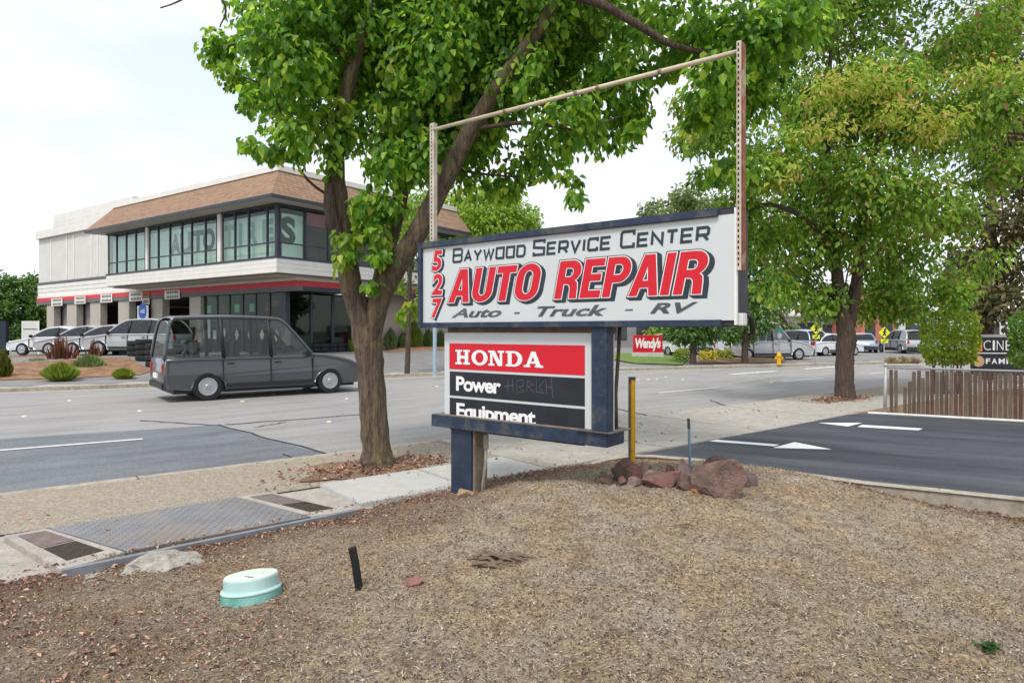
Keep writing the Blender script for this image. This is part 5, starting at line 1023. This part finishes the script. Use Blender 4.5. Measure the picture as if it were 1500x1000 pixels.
# ================================================================== tyres for sale, in stacks
tp = [(.20, .0), (.30, -.015), (.335, .02), (.34, .06), (.34, .14), (.335, .18), (.30, .215), (.20, .20), (.20, .19)]
tb = MB(); n = 26
for r_, h in tp:
    for j in range(n): a = 2*math.pi*j/n; tb.v.append((r_*math.cos(a), r_*math.sin(a), h+.015))
for i in range(len(tp)): 
    for j in range(n): i2 = (i+1) % len(tp); tb.f.append((i*n+j, i*n+(j+1) % n, i2*n+(j+1) % n, i2*n+j))
ty0 = None
def tyres(px, py, z, count, where, pos=None):
    global ty0
    g = pos or G(px, py, z); words = {1: ['only'], 2: ['lower', 'upper'], 3: ['lowest', 'middle', 'topmost'], 4: ['lowest', 'second', 'third', 'topmost']}[count]
    for k in range(count):
        if ty0 is None: ty0 = o = tb.build('tyre', m_tyre, None, smooth=True)
        else: o = link(ty0.copy())
        o.location = (g.x + random.uniform(-.02, .02), g.y + random.uniform(-.02, .02), g.z + k*.232); tag(o, f'{words[k]} black tyre of {where}', 'tyre', 'tyres stacked outside the shop')
A0, A1 = G(243, 549, .17), G(176, 531, .2)
for i in range(6): 
    p = A0.lerp(A1, i/5); names = ['the stack at the driveway end of the tyre row', 'the second stack from the driveway', 'the third stack from the driveway', 'the third stack from the mulch bed', 'the second stack from the mulch bed', 'the stack hidden by the grasses']
    tyres(0, 0, 0, 4 if i < 3 else 3, names[i], Vector((p.x, p.y, lotz(p.x, p.y))))
for i, px in enumerate((448, 460, 472, 484, 496, 510)):
    p = C0 + BB*bpx(px, 'b', GA-.6) + BA*(GA-.6); tyres(0, 0, 0, 2, ['the stack by the storefront corner', 'the second stack along the storefront', 'the third stack along the storefront', 'the fourth stack along the storefront', 'the fifth stack along the storefront', 'the storefront stack nearest the tree trunk'][i], Vector((p.x, p.y, lotz(p.x, p.y))))
for i, px in enumerate((300, 338, 372, 402)):
    p = C0 + BB*(GB-.7) + BA*bpx(px, 'a', GB-.7); tyres(0, 0, 0, 2, ['the stack by the shop pillar', 'the stack below the first yellow placard', 'the stack below the third placard', 'the stack below the last placard'][i], Vector((p.x, p.y, lotz(p.x, p.y))))
b = MB(); rc0, rc1 = G(262, 551, .14), G(200, 541, .16); swept(b, [rc0, rc1], .15, .05, .21); struct(b.build('red_curb', m_redst))
# ================================================================== right hand side: slatted chain link fence
FL = (FENCE1-FENCE0).length
fen = thing('slatted_fence', 'low chain link fence filled with weathered brown wooden slats beside the driveway', 'fence', FENCE0, math.atan2(FD.y, FD.x)); FH = .94
m_galv = M('galvanised_pipe', (.42, .41, .40), .55, .15, 8, metal=.35)
MB().tube([(0, 0, -.1), (.02, 0, FH+.03)], .032, 10).build('end_post', m_galv, fen, smooth=True); MB().lathe([(.042, 0), (.045, .03), (.03, .055), (.005, .065)], 12, 'z', (.02, 0, FH+.03)).build('post_cap', m_galv, fen)
MB().tube([(.02, 0, FH), (FL+12, 0, FH-.05)], .021, 8).build('top_rail', m_galv, fen, smooth=True)
for x in (2.42, 4.9, 7.4): MB().tube([(x, .03, -.1), (x, .03, FH-.02)], .025, 8).build('line_post', m_galv, fen, smooth=True)
m_slats = [M('slat_wood_%d' % i, c, .9, .3, 10, .5, 40, col2=c2, mixpos=(.5, .65), stretch=(1, 1, .2)) for i, (c, c2) in enumerate((((.12, .08, .052), (.19, .145, .10)), ((.16, .115, .08), (.10, .065, .045)), ((.115, .055, .042), (.17, .12, .085)), ((.18, .14, .105), (.12, .085, .065))))]
x = .09; i = 0
while x < FL + 6:
    h = FH - .03 - random.random()*.03
    if i in (2,): x += .075; i += 1; continue
    if i == 3: h = .55
    if 4 <= i <= 7: h -= .25*random.random()
    w = .062; l = random.uniform(-.012, .012); b = MB(); b.add([(x, -.006, .02), (x+w, -.006, .02), (x+w+l, -.006, h), (x+l, -.006, h-random.random()*.015), (x, .006, .02), (x+w, .006, .02), (x+w+l, .006, h), (x+l, .006, h)], [(0, 1, 2, 3), (5, 4, 7, 6), (1, 5, 6, 2), (4, 0, 3, 7), (3, 2, 6, 7), (4, 5, 1, 0)])
    b.build('slat', m_slats[(i*7 + i//3) % 4], fen); x += .077; i += 1
b = MB(); st = .058; nW = int((FL+6)/st)
for k in range(-16, nW):                 # woven wires
    for sgn in (1, -1):
        x0 = k*st if sgn > 0 else k*st + FH; x1 = x0 + sgn*FH; z0, z1 = .02, FH-.02
        xa, za, xb, zb_ = x0, z0, x1, z1
        if min(xa, xb) < .03:
            if max(xa, xb) <= .1: continue
            t = (.03-xa)/(xb-xa)
            if xa < xb: xa, za = .03, z0 + t*(z1-z0)
            else: xb, zb_ = .03, z0 + t*(z1-z0)
        b.tube([(xa, -.011 - .003*sgn, za), (xb, -.011 - .003*sgn, zb_)], .0021, 3, caps=False)
o = b.build('chain_link_mesh', M('rusty_wire', (.20, .17, .15), .6, .2, 8, metal=.3), fen); o['kind'] = 'stuff'
# hedges behind the fence
m_hedge = leaf_mat('hedge_leaves', [(0, (.10, .20, .02)), (.5, (.22, .37, .03)), (.85, (.38, .50, .04)), (1, (.52, .40, .06))], .45)
m_hedge2 = leaf_mat('hedge_leaves_dark', [(0, (.05, .13, .02)), (.6, (.10, .23, .03)), (1, (.2, .34, .04))], .4)
def hedge(name, boxes, d, mat, label, leaf=.085, stemc=(1394, 545)):
    c = PD(stemc[0], stemc[1], d); o = thing(name, label, 'hedge', (c.x, c.y, .15)); s = d/F; Cs = []; Ds = []
    for x0, x1, y0, y1, dep in boxes:
        w, h = (x1-x0)*s, (y1-y0)*s; n = int(w*h*4200*(.07/leaf)**2); P0 = PD((x0+x1)/2, (y0+y1)/2, d); q = rng.random((n, 3))*2-1; m = np.argmax(np.abs(q), 1); f = rng.random(n) < .6; q[f, m[f]] = np.sign(q[f, m[f]])*(.85+.25*rng.random(f.sum()))
        q2 = q*(1 + .08*(vnoise(q[:, 0]*3+5, q[:, 2]*3+9, 2)[:, None]-.5)*2); vu = ((x0+x1)/2-750)/F; Cs.append(np.array(P0) + np.stack([q2[:, 0]*w/2 + q2[:, 1]*dep/2*vu, q2[:, 1]*dep/2, q2[:, 2]*h/2], 1)); Ds.append(q)
    C = np.concatenate(Cs); D = np.concatenate(Ds); n = len(C); A = D*.5 + rng.normal(size=(n, 3))*.7; ln = leaf*(.6+.7*rng.random(n)); V, Fq = leaves(C, A, D + rng.normal(size=(n, 3))*.5, ln, ln*.6); fast_mesh('foliage', V - np.array(o.location), Fq, mat, o)
    b = MB()
    for k in range(14): x = random.uniform(boxes[0][0]+15, boxes[0][1]-15); p = PD(x, 545, d); p.z = .1; t = PD(x + random.uniform(-12, 12), random.uniform(490, 510), d + random.uniform(-.3, .3)); b.tube([p, (p+t)/2 + Vector((.03, 0, 0)), t], [.02, .015, .008], 5, caps=False)
    q_ = b.build('stems', m_bark2, o, world=True); q_['kind'] = 'stuff'; return o
hedge('clipped_hedge', [(1352, 1430, 460, 518, 1.6), (1358, 1424, 515, 532, 1.0)], 17.5, m_hedge, 'clipped yellow green hedge behind the left part of the slatted fence')
hedge('clipped_hedge', [(1483, 1570, 462, 532, 1.6), (1505, 1560, 455, 470, 1.2)], 17.0, m_hedge2, 'dark green hedge at the right edge, right of the black cinema sign', stemc=(1510, 545))
# black cinema sign
cd = 21.0; cs = cd/F; g = PD(1485, 560, cd); cin = thing('cinema_sign', 'black monument sign with white cinema lettering between the two hedges', 'sign', (g.x, g.y, .1), -.12)
zt_ = EYE + (HZ-494)/F*cd - .1; zmid = EYE + (HZ-517.5)/F*cd - .1
MB().box((-52*cs, 0, .3), (60*cs, .3, zt_)).build('panel', m_black, cin, bevel=.01); MB().box((-54*cs, -.02, zt_+.001), (62*cs, .32, zt_+.09)).build('cap', M('cap_grey', (.35, .33, .33), .8), cin); MB().box((-52*cs, -.012, zmid-.01), (60*cs, -.001, zmid+.02)).build('divider', m_white, cin)
m_or = M('logo_orange', (.72, .26, .03), .5); MB().box((-52*cs, -.01, zmid+.06), (-43*cs, -.001, zt_-.14)).build('logo_square', m_or, cin)
b = MB(); b.lathe([(8*cs, -.01), (8*cs, -.001)], 24, 'y', (-48*cs, 0, zmid - .26)); b.build('logo_disc', M('logo_pale', (.6, .38, .2), .5), cin)
for k, ch in enumerate('CINE'): w_ = [10, 3, 9, 8, 11, 10][k]; x0 = [-41, -28.5, -23, -11, 0, 14][k]; b = MB(); fit_text(b, me_vf(text_mesh(ch, -.012)), (x0*cs, (x0+w_)*cs, zmid+.10, zmid+.10+14.5*cs), .003); b.build('lettering', m_white, cin)
x0 = -38
for k, ch in enumerate('FAMIL'): w_ = [6, 7.5, 8.5, 2.2, 6][k]; b = MB(); fit_text(b, me_vf(text_mesh(ch, .03)), (x0*cs, (x0+w_)*cs, zmid-.34, zmid-.34+8*cs), .003); b.build('lettering', m_white, cin); x0 += w_ + 2
# ================================================================== far side, centre and right
def far_tree(name, base, label, trunk, clusters, leaf, mat, group='trees across the road', dens=1., r0=.16, bark=m_bark2, droop=.6, gap=.35, limbs=5, sg=1.2):
    o = thing(name, label, 'tree', base, 0, group); b = MB(); limb_mesh(b, trunk, 10); cl = []
    tp_ = PD(*trunk[-1][:3])
    b.build('trunk', bark, o, smooth=True, world=True)
    for px, py, r, d in clusters: s = d/F; cl.append((tuple(PD(px, py, d)), (r*s, r*s, r*s*.85)))
    for px, py, r, d in clusters[:limbs]:
        c = PD(px, py, d); t = PD(*trunk[len(trunk)//2][:3]) if random.random() < .5 else tp_; m = (c+t)/2 + Vector((0, 0, -.15)); MB().tube([t, m, c], [trunk[-1][3]*.8, trunk[-1][3]*.55, .012], 7, wob=.15).build('limb', bark, o, smooth=True, world=True)
    crown('crown', cl, leaf, mat, o, droop=droop, dens=dens, aspect=.55, seed_gap=sg, gap=gap); return o
m_leaf2 = leaf_mat('tree_leaves_mid', [(0, (.08, .18, .026)), (.4, (.16, .32, .034)), (.75, (.27, .46, .05)), (.93, (.40, .50, .08)), (.97, (.34, .19, .06)), (1, (.40, .22, .1))], .5)
m_leaf2t = leaf_mat('tree_leaves_tips', [(0, (.26, .42, .05)), (.6, (.40, .50, .07)), (.88, (.54, .45, .11)), (1, (.58, .30, .15))], .5)
m_leaf3 = leaf_mat('tree_leaves_dark', [(0, (.04, .10, .02)), (.6, (.085, .19, .03)), (1, (.15, .27, .04))], .45)
m_leaf4 = leaf_mat('tree_leaves_pale', [(0, (.11, .17, .05)), (.6, (.19, .26, .08)), (1, (.28, .32, .13))], .5)
m_leaf5 = leaf_mat('conifer_brown', [(0, (.06, .08, .025)), (.5, (.12, .12, .04)), (1, (.22, .16, .07))], .35)
D2 = 16.3
C2 = [(1240, 165, 80), (1290, 130, 70), (1190, 150, 70), (1150, 320, 60), (1110, 350, 50), (1050, 190, 55), (1010, 195, 40), (1060, 130, 50), (1120, 110, 70), (1250, 50, 90), (1350, 60, 85), (1440, 60, 80), (1170, 20, 75), (1330, 170, 80), (1400, 190, 70), (1330, 290, 75), (1260, 270, 75), (1200, 260, 70), (1140, 230, 60), (1190, 350, 60), (1250, 350, 60), (1310, 370, 60), (1380, 310, 65), (1420, 370, 55), (1370, 400, 45), (1160, 410, 45), (1130, 420, 34), (1200, 440, 42), (1270, 440, 45), (1320, 440, 42), (1400, 430, 34), (1450, 150, 60), (1460, 240, 50), (1100, 250, 45), (1085, 300, 40), (1310, -60, 110), (1180, -70, 100), (1430, -60, 110), (1300, -180, 120), (1030, 260, 22), (1000, 150, 24)]
t2 = far_tree('street_tree', G(1237, 585, .13), 'large leafy street tree with dark trunk left of the slatted fence', [(1238, 592, D2, .32), (1238, 582, D2, .26), (1237, 560, D2, .22), (1238, 520, D2, .21), (1240, 490, D2, .22), (1232, 450, D2, .17), (1224, 380, D2, .13), (1215, 300, D2, .1), (1212, 230, D2, .08), (1215, 120, D2, .05), (1220, 0, D2, .03)],
 [(x, y, r, D2 + random.uniform(-1.8, 1.8)) for x, y, r in C2], .15, m_leaf2, group='trees on the near sidewalk', dens=1.35, limbs=16, droop=.7, gap=.36, sg=1.5)
b = MB(); limb_mesh(b, [(1240, 500, D2, .14), (1252, 430, D2, .13), (1262, 350, D2-.3, .11), (1270, 270, D2-.4, .08), (1300, 160, D2-.5, .05), (1330, 60, D2-.6, .03)], 10); b.build('limb', m_bark2, t2, smooth=True, world=True)
b = MB(); limb_mesh(b, [(1225, 380, D2, .07), (1190, 330, D2-.5, .06), (1130, 300, D2-.8, .05), (1070, 320, D2-1, .03)], 8); b.build('limb', m_bark2, t2, smooth=True, world=True)
tips = [(1240, 120, 34), (1280, 118, 30), (1200, 135, 26), (1060, 165, 26), (1020, 185, 22), (1180, 200, 24), (1330, 175, 30), (1370, 190, 28), (1420, 110, 30), (1150, 250, 22), (1210, 190, 26), (1290, 165, 26), (1390, 170, 22), (1130, 270, 20), (1480, 110, 26), (1320, 130, 20)]
crown('tips', [(tuple(PD(x, y, D2-1.7)), (r*1.15*D2/F, .9, r*.85*D2/F)) for x, y, r in tips], .14, m_leaf2t, t2, droop=.7, dens=.32, aspect=.42, gap=.3, seed_gap=1.5)
far_tree('street_tree', G(1452, 560, .15), 'brownish needle tree at the right edge behind the hedges', [(1446, 560, 23, .25), (1445, 500, 23, .22), (1447, 440, 23, .2), (1452, 340, 23, .15), (1456, 200, 23, .1), (1458, 60, 23, .06)], [(x, y, r, 23 + random.uniform(-1, 1)) for x, y, r in ((1440, 430, 46), (1475, 450, 40), (1480, 390, 50), (1430, 380, 40), (1490, 330, 45), (1440, 320, 40), (1480, 250, 50), (1450, 200, 50), (1500, 180, 50), (1470, 110, 50), (1460, 30, 50), (1520, 300, 50), (1405, 450, 24))], .2, m_leaf5, group='trees on the near sidewalk', dens=1.1, gap=.36, droop=.5)
def gnd(px, py): return G(px, py, .12)
far_tree('small_street_tree', gnd(1015, 537), 'small street tree with short dark trunk right of the red restaurant sign', [(1016, 538, 33, .2), (1015, 520, 33, .17), (1017, 500, 33, .16), (1019, 480, 33, .1)], [(x, y, r, 33 + random.uniform(-1, 1)) for x, y, r in ((1020, 490, 22), (1000, 492, 16), (1040, 488, 18), (985, 488, 14), (1020, 470, 26), (1050, 470, 18), (990, 465, 20))], .22, m_leaf3, dens=1.2)
far_tree('small_street_tree', gnd(1091, 536), 'small street tree whose grey trunk stands below the right end of the sign', [(1092, 537, 34, .2), (1091, 520, 34, .18), (1092, 500, 34, .16), (1094, 470, 34, .1)], [(x, y, r, 34 + random.uniform(-1, 1)) for x, y, r in ((1090, 488, 20), (1070, 490, 16), (1110, 470, 26), (1120, 440, 30), (1100, 420, 34), (1135, 410, 24), (1125, 385, 24), (1100, 380, 26), (1090, 340, 24), (1120, 350, 20))], .24, m_leaf3, dens=1.2)
far_tree('roadside_tree', PD(1150, 515, 48), 'light green tree in front of the pale metal roof', [(1150, 530, 48, .25), (1150, 500, 48, .2), (1150, 470, 48, .12)], [(x, y, r, 48) for x, y, r in ((1135, 475, 18), (1155, 480, 16), (1140, 455, 16), (1165, 492, 10), (1125, 492, 14))], .3, m_leaf4, dens=1.1)
far_tree('roadside_tree', PD(985, 500, 62), 'pale round eucalyptus showing above the middle of the sign', [(985, 520, 62, .4), (990, 400, 62, .3), (1000, 320, 62, .2), (1004, 290, 62, .1)], [(x, y, r, 62 + random.uniform(-2, 2)) for x, y, r in ((1000, 285, 20), (985, 300, 22), (960, 305, 20), (945, 308, 14), (1020, 295, 24), (1045, 300, 28), (1005, 310, 26), (1060, 330, 40), (970, 330, 40), (1030, 350, 50))], .42, m_leaf4, dens=1.0)
far_tree('roadside_tree', PD(720, 500, 44), 'bright green tree behind the shop, showing between the big tree and the sign', [(720, 520, 44, .35), (720, 420, 44, .25), (722, 330, 44, .15)], [(x, y, r, 44 + random.uniform(-2, 2)) for x, y, r in ((740, 300, 36), (770, 320, 26), (700, 300, 36), (680, 330, 40), (720, 330, 46), (755, 335, 36), (660, 300, 30), (650, 350, 40), (720, 280, 26), (640, 320, 24), (700, 370, 50))], .30, leaf_mat('tree_leaves_bright', [(0, (.14, .27, .03)), (.6, (.26, .42, .04)), (1, (.4, .52, .07))], .5), dens=1.2)
far_tree('roadside_tree', PD(600, 500, 13.5), 'leafy young tree behind the forked trunk, left of the sign', [(596, 560, 26, .12), (598, 500, 26, .1), (600, 420, 26, .08), (605, 350, 26, .05)], [(x, y, r, 26 + random.uniform(-.8, .8)) for x, y, r in ((590, 330, 26), (612, 350, 26), (585, 370, 18), (600, 400, 24), (620, 410, 20), (580, 400, 14), (610, 300, 30), (590, 420, 14), (620, 440, 12))], .2, m_leaf2, dens=1.0)
for i, (x, y, r, d, lb_) in enumerate(((12, 430, 30, 56, 'dark green tree at the left edge beside the shop'), (45, 425, 26, 58, 'dark green tree just left of the white shop wing'), (-30, 420, 40, 56, 'dark tree partly cut by the left edge of the picture'))):
    far_tree('background_tree', PD(x, 505, d), lb_, [(x, 510, d, .3), (x, 470, d, .2), (x, 440, d, .1)], [(x + dx, y + dy, r*k, d + random.uniform(-1, 1)) for dx, dy, k in ((0, 0, 1), (-12, 25, .9), (12, 25, .9), (0, 45, 1), (-16, 50, .8), (15, 52, .8), (4, -16, .5))], .36, m_leaf3, dens=1.1)
for i, (x, y, r, d, lb_) in enumerate(((1330, 430, 24, 60, 'green tree behind the parked cars left of the clipped hedge'), (1300, 400, 26, 66, 'green tree beyond the coral building'), (1400, 400, 34, 70, 'tree showing over the top of the clipped hedge'), (1070, 440, 30, 58, 'dark tree behind the right end of the sign'), (1040, 480, 24, 60, 'green tree in the restaurant lot under the sign'), (975, 480, 24, 62, 'green tree right of the red restaurant sign'))):
    far_tree('background_tree', PD(x, 505, d), lb_, [(x, 512, d, .3), (x, 480, d, .2), (x, 450, d, .1)], [(x + dx, y + dy, r*k, d + random.uniform(-1, 1)) for dx, dy, k in ((0, 0, 1), (-18, 15, .8), (18, 15, .8), (0, 28, .9), (6, -20, .6))], .36, m_leaf2 if i % 2 else m_leaf3, dens=1.1)
# restaurant sign, lawn and building
wd_ = 38.; ws = wd_/F; g = PD(950, 520, wd_); rs = thing('restaurant_sign', 'low red monument sign reading Wendy\'s on a grass verge'.replace("Wendy's", 'in white script'), 'sign', (g.x, g.y, .2), -.05)
zb_ = EYE + (HZ-516)/F*wd_ - .2; zt2 = EYE + (HZ-491)/F*wd_ - .2
MB().box((-22*ws, 0, zb_), (20.5*ws, .35, zt2)).build('panel', m_red, rs, bevel=.01); MB().box((-23.5*ws, -.06, -.1), (22*ws, .41, zb_-.001)).build('base', M('sign_base', (.5, .5, .48), .8), rs)
b = MB(); fit_text(b, me_vf(text_mesh("Wendy's", .04, .86)), (-19.5*ws, 17.5*ws, zb_ + 2*ws, zt2 - 3.5*ws), .004, .12); b.build('lettering', m_white, rs)
m_lawn = M('lawn', (.12, .19, .035), .95, .3, 6, .6, 40)
bed('lawn', [(p.x, p.y) for p in (G(880, 527, .14), G(930, 533, .14), G(1000, 535, .14), G(1010, 524, .14), G(960, 519, .14), G(880, 519, .14))], .05, m_lawn, .1)
bed('mulch_bed', [(p.x, p.y) for p in (G(1022, 533, .14), G(1085, 532, .14), G(1150, 531, .14), G(1150, 522, .14), G(1080, 520, .14), G(1022, 523, .14))], .05, m_mulch, .12)
def house(name, label, px0, px1, d, zt, mat, depth=10, roof=None, windows=(), rz=0.):
    s = d/F; g = PD((px0+px1)/2, 500, d); o = thing(name, label, 'building', (g.x, g.y, .1), rz); w = (px1-px0)*s; MB().box((-w/2, 0, 0), (w/2, depth, zt)).build('wall', mat, o)
    for x0, x1, z0, z1, m in windows: f_ = MB().box((-w/2 + x0*w, -.05, z0), (-w/2 + x1*w, -.001, z1)).build('window', m_frame, o); MB().box((-w/2 + x0*w + .06, -.07, z0+.06), (-w/2 + x1*w - .06, -.0505, z1-.06)).build('pane', m, f_)
    if roof:
        zr, mr, ov = roof; b = MB(); b.add([(-w/2-ov, -ov, zt), (w/2+ov, -ov, zt), (w/2+ov, depth+ov, zt), (-w/2-ov, depth+ov, zt), (-w/2+w*.15, depth/2, zr), (w/2-w*.15, depth/2, zr), (-w/2-ov, -ov, zt-.15), (w/2+ov, -ov, zt-.15), (w/2+ov, depth+ov, zt-.15), (-w/2-ov, depth+ov, zt-.15)], [(0, 1, 5, 4), (1, 2, 5), (2, 3, 4, 5), (3, 0, 4), (6, 7, 1, 0), (7, 8, 2, 1), (8, 9, 3, 2), (9, 6, 0, 3), (9, 8, 7, 6)]); r_ = b.build('roof', mr, o)
        nr = int((w+2*ov)/.9)
        for k in range(1, nr): t = k/nr; p = Vector((-w/2-ov + t*(w+2*ov), -ov, zt+.01)); q = Vector((-w/2+w*.15 + t*w*.7, depth/2, zr+.01)); MB().tube([p, q], .05, 4).build('roof_rib', mr, r_)
    return o
m_pane = M('far_pane', (.05, .06, .07), .15, .2, 2); m_coral = M('coral_wall', (.50, .19, .13), .85, .08, 1.5); m_metalroof = M('pale_metal_roof', (.47, .45, .45), .55, .1, 1)
house('restaurant_building', 'grey and tan restaurant building behind the red sign', 880, 975, 66, 3.2, M('grey_wall', (.26, .25, .25), .85, .1, 1), windows=((.1, .4, .8, 2.2, m_pane), (.55, .8, .8, 2.2, m_pane)))
house('shop_building', 'white building with pale ribbed metal roof across the road', 1120, 1245, 70, 3.4, M('far_white', (.62, .62, .62), .85, .05, 1), 12, (6.9, m_metalroof, .8), windows=((.12, .3, .6, 2.4, m_pane), (.38, .58, .6, 2.6, m_pane), (.68, .9, .6, 2.4, m_pane)))
house('coral_building', 'coral red building seen through the right hand tree', 1262, 1312, 64, 5.2, m_coral, windows=((.1, .4, .5, 2.6, m_pane), (.62, .9, .5, 2.6, m_pane)))
house('far_white_building', 'long white building beyond the parked cars behind the hedge', 1320, 1560, 95, 4.5, M('far_white2', (.6, .6, .62), .85, .05, 1), windows=((.05, .25, 1, 2.6, m_pane), (.4, .6, 1, 2.6, m_pane)))
house('far_grey_building', 'low grey building in the background left of the shop', -160, 20, 80, 3.0, M('far_grey', (.35, .35, .36), .85, .05, 1), windows=((.2, .5, .8, 2.2, m_pane),))
# parked and passing vehicles across the road
for px, d, rz, k, pm, lb_ in ((975, 46, 2.0, SEDAN, m_wht, 'white sedan in the restaurant lot right of the red sign'), (1000, 48, 2.0, SEDAN, m_blu, 'pale blue sedan behind the small street tree'), (1050, 47, 2.2, SUV, m_wht, 'white hatchback between the two small street trees'), (1075, 50, 2.2, SEDAN, m_blu, 'blue sedan below the right end of the sign'), (1165, 46, 1.9, SUV, m_blu, 'pale blue car parked behind the yellow hydrant'), (1215, 45, .4, SEDAN, m_wht, 'white sedan parked just left of the right hand tree trunk'), (1262, 52, 1.2, SEDAN, m_blu, 'pale blue car just right of the right hand tree trunk'), (1322, 50, 1.5, SUV, m_sil, 'silver car parked left of the clipped hedge'), (1350, 52, 1.5, SUV, m_blu, 'blue grey car half hidden by the clipped hedge')):
    parked(px, d, .12, rz, k, pm, lb_, 'cars parked across the road')
pv2 = PD(1128, 540, 37.5); vehicle('passing_van', 'silver van behind the street name sign and yellow hydrant', 'van', (pv2.x, 38.5, .1), HS*.35, m_sil, glass=m_cg, **VAN)
# hydrant, sign posts
g = gnd(1141, 534); m_yel = M('hydrant_yellow', (.72, .42, .02), .5, .1, 8); hy = thing('fire_hydrant', 'yellow fire hydrant on the far sidewalk', 'hydrant', g)
MB().lathe([(.16, 0), (.16, .05), (.10, .06), (.10, .40), (.14, .42), (.14, .46), (.11, .48), (.09, .56), (.04, .62), (.02, .66)], 16).build('barrel', m_yel, hy, smooth=False)
for s in (-1, 1): MB().lathe([(.055, .09*s), (.055, .17*s), (.07, .17*s), (.07, .20*s)], 12, 'x', (0, 0, .33)).build('nozzle', m_yel, hy)
def signpost(px, py, label, blades, h, nm):
    g = gnd(px, py); o = thing(nm, label, 'street sign', g); s = g.y/F; MB().tube([(0, 0, 0), (0, 0, h)], .03, 8).build('pole', m_galv, o); return o, s, g
m_yg = M('sign_yellow_green', (.68, .72, .02), .5, .05, 5); m_sg = M('sign_green', (.02, .33, .24), .5, .05, 5)
for px, py, cy, lb_ in ((1195, 533, 481, 'yellow diamond pedestrian crossing sign left of the right hand tree trunk'), (1295, 528, 487, 'yellow diamond pedestrian crossing sign right of the tree trunk')):
    g = gnd(px, py); zc = EYE + (HZ-cy)/F*g.y - g.z; o = thing('pedestrian_sign', lb_, 'street sign', g, .0, 'pedestrian crossing signs'); MB().tube([(0, 0, 0), (0, 0, zc+.3)], .03, 8).build('pole', m_galv, o)
    r_ = 8.6*g.y/F; b = MB(); b.prism([(0, -.05, zc+r_), (-r_, -.05, zc), (0, -.05, zc-r_), (r_, -.05, zc)], .012, Vector((0, 1, 0))); dm = b.build('diamond', m_yg, o)
    b = MB(); stroke(b, [(0, zc+r_*.35), (.0, zc-.05), (-r_*.25, zc-r_*.5)], .09, .0515); b.build('figure_body', m_black, dm); b = MB(); stroke(b, [(0, zc-.05), (r_*.25, zc-r_*.5)], .07, .0525); b.build('figure_leg', m_black, dm); b = MB(); stroke(b, [(-r_*.3, zc+.02), (.02, zc+r_*.25), (r_*.3, zc)], .06, .0535); b.build('figure_arm', m_black, dm); b = MB(); b.lathe([(.07, -.0515), (.07, -.0505)], 12, 'y', (.03, 0, zc+r_*.52)); b.build('figure_head', m_black, dm)
    MB().box((-r_*.62, -.05, zc-r_*1.75), (r_*.62, -.038, zc-r_*1.12)).build('arrow_plate', m_yg, o); b = MB(); stroke(b, [(r_*.35, zc-r_*1.25), (-r_*.35, zc-r_*1.62)], .06, .0515); b.build('arrow', m_black, o)
g = gnd(1142, 532); zc = EYE + (HZ-484)/F*g.y - g.z; o = thing('street_name_sign', 'green street name blade on a pole above a white plate', 'street sign', g); sc_ = g.y/F; MB().tube([(0, .05, 0), (0, .05, zc+.1)], .03, 8).build('pole', m_galv, o)
MB().box((-5*sc_, -.01, zc-2*sc_), (5*sc_, .01, zc+2.4*sc_)).build('blade', m_sg, o); MB().prism([(3.6*sc_*math.cos(R(22.5+45*k)), -.02, zc-7.5*sc_ + 4.4*sc_*math.sin(R(22.5+45*k))) for k in range(8)], .012, Vector((0, 1, 0))).build('octagon_back', M('sign_back', (.55, .56, .57), .5, .05, 5, metal=.3), o)
m_yf = leaf_mat('yellow_flowers', [(0, (.2, .26, .03)), (.5, (.6, .5, .03)), (1, (.75, .62, .05))], .3)
for px, lb_ in ((1038, 'yellow flowering shrub between the small street trees'), (1000, 'yellow green shrub left of the small street tree'), (1060, 'low green shrub in the far mulch bed')): 
    g = gnd(px, 530); s = g.y/F; o = thing('small_shrub', lb_, 'shrub', g, 0, 'shrubs in the far mulch bed'); P, D = cluster_pts((0, 0, .3), (.55, .5, .4), 260); A = D + rng.normal(size=(260, 3))*.4; V, Fq = leaves(P, A, D, np.full(260, .16), np.full(260, .1)); fast_mesh('foliage', V, Fq, m_yf if px == 1038 else m_gr, o)
g = G(1335, 531, .12); s = g.y/F; b = MB()
for k, px in enumerate((1306, 1322, 1338)): tuft('dry_grass', px, 532, 30, 12, m_straw, ['dry tan grass by the right hand pedestrian sign', 'dry tan grass in front of the silver car', 'dry tan grass beside the clipped hedge'][k], 'dry grasses across the road', 260)
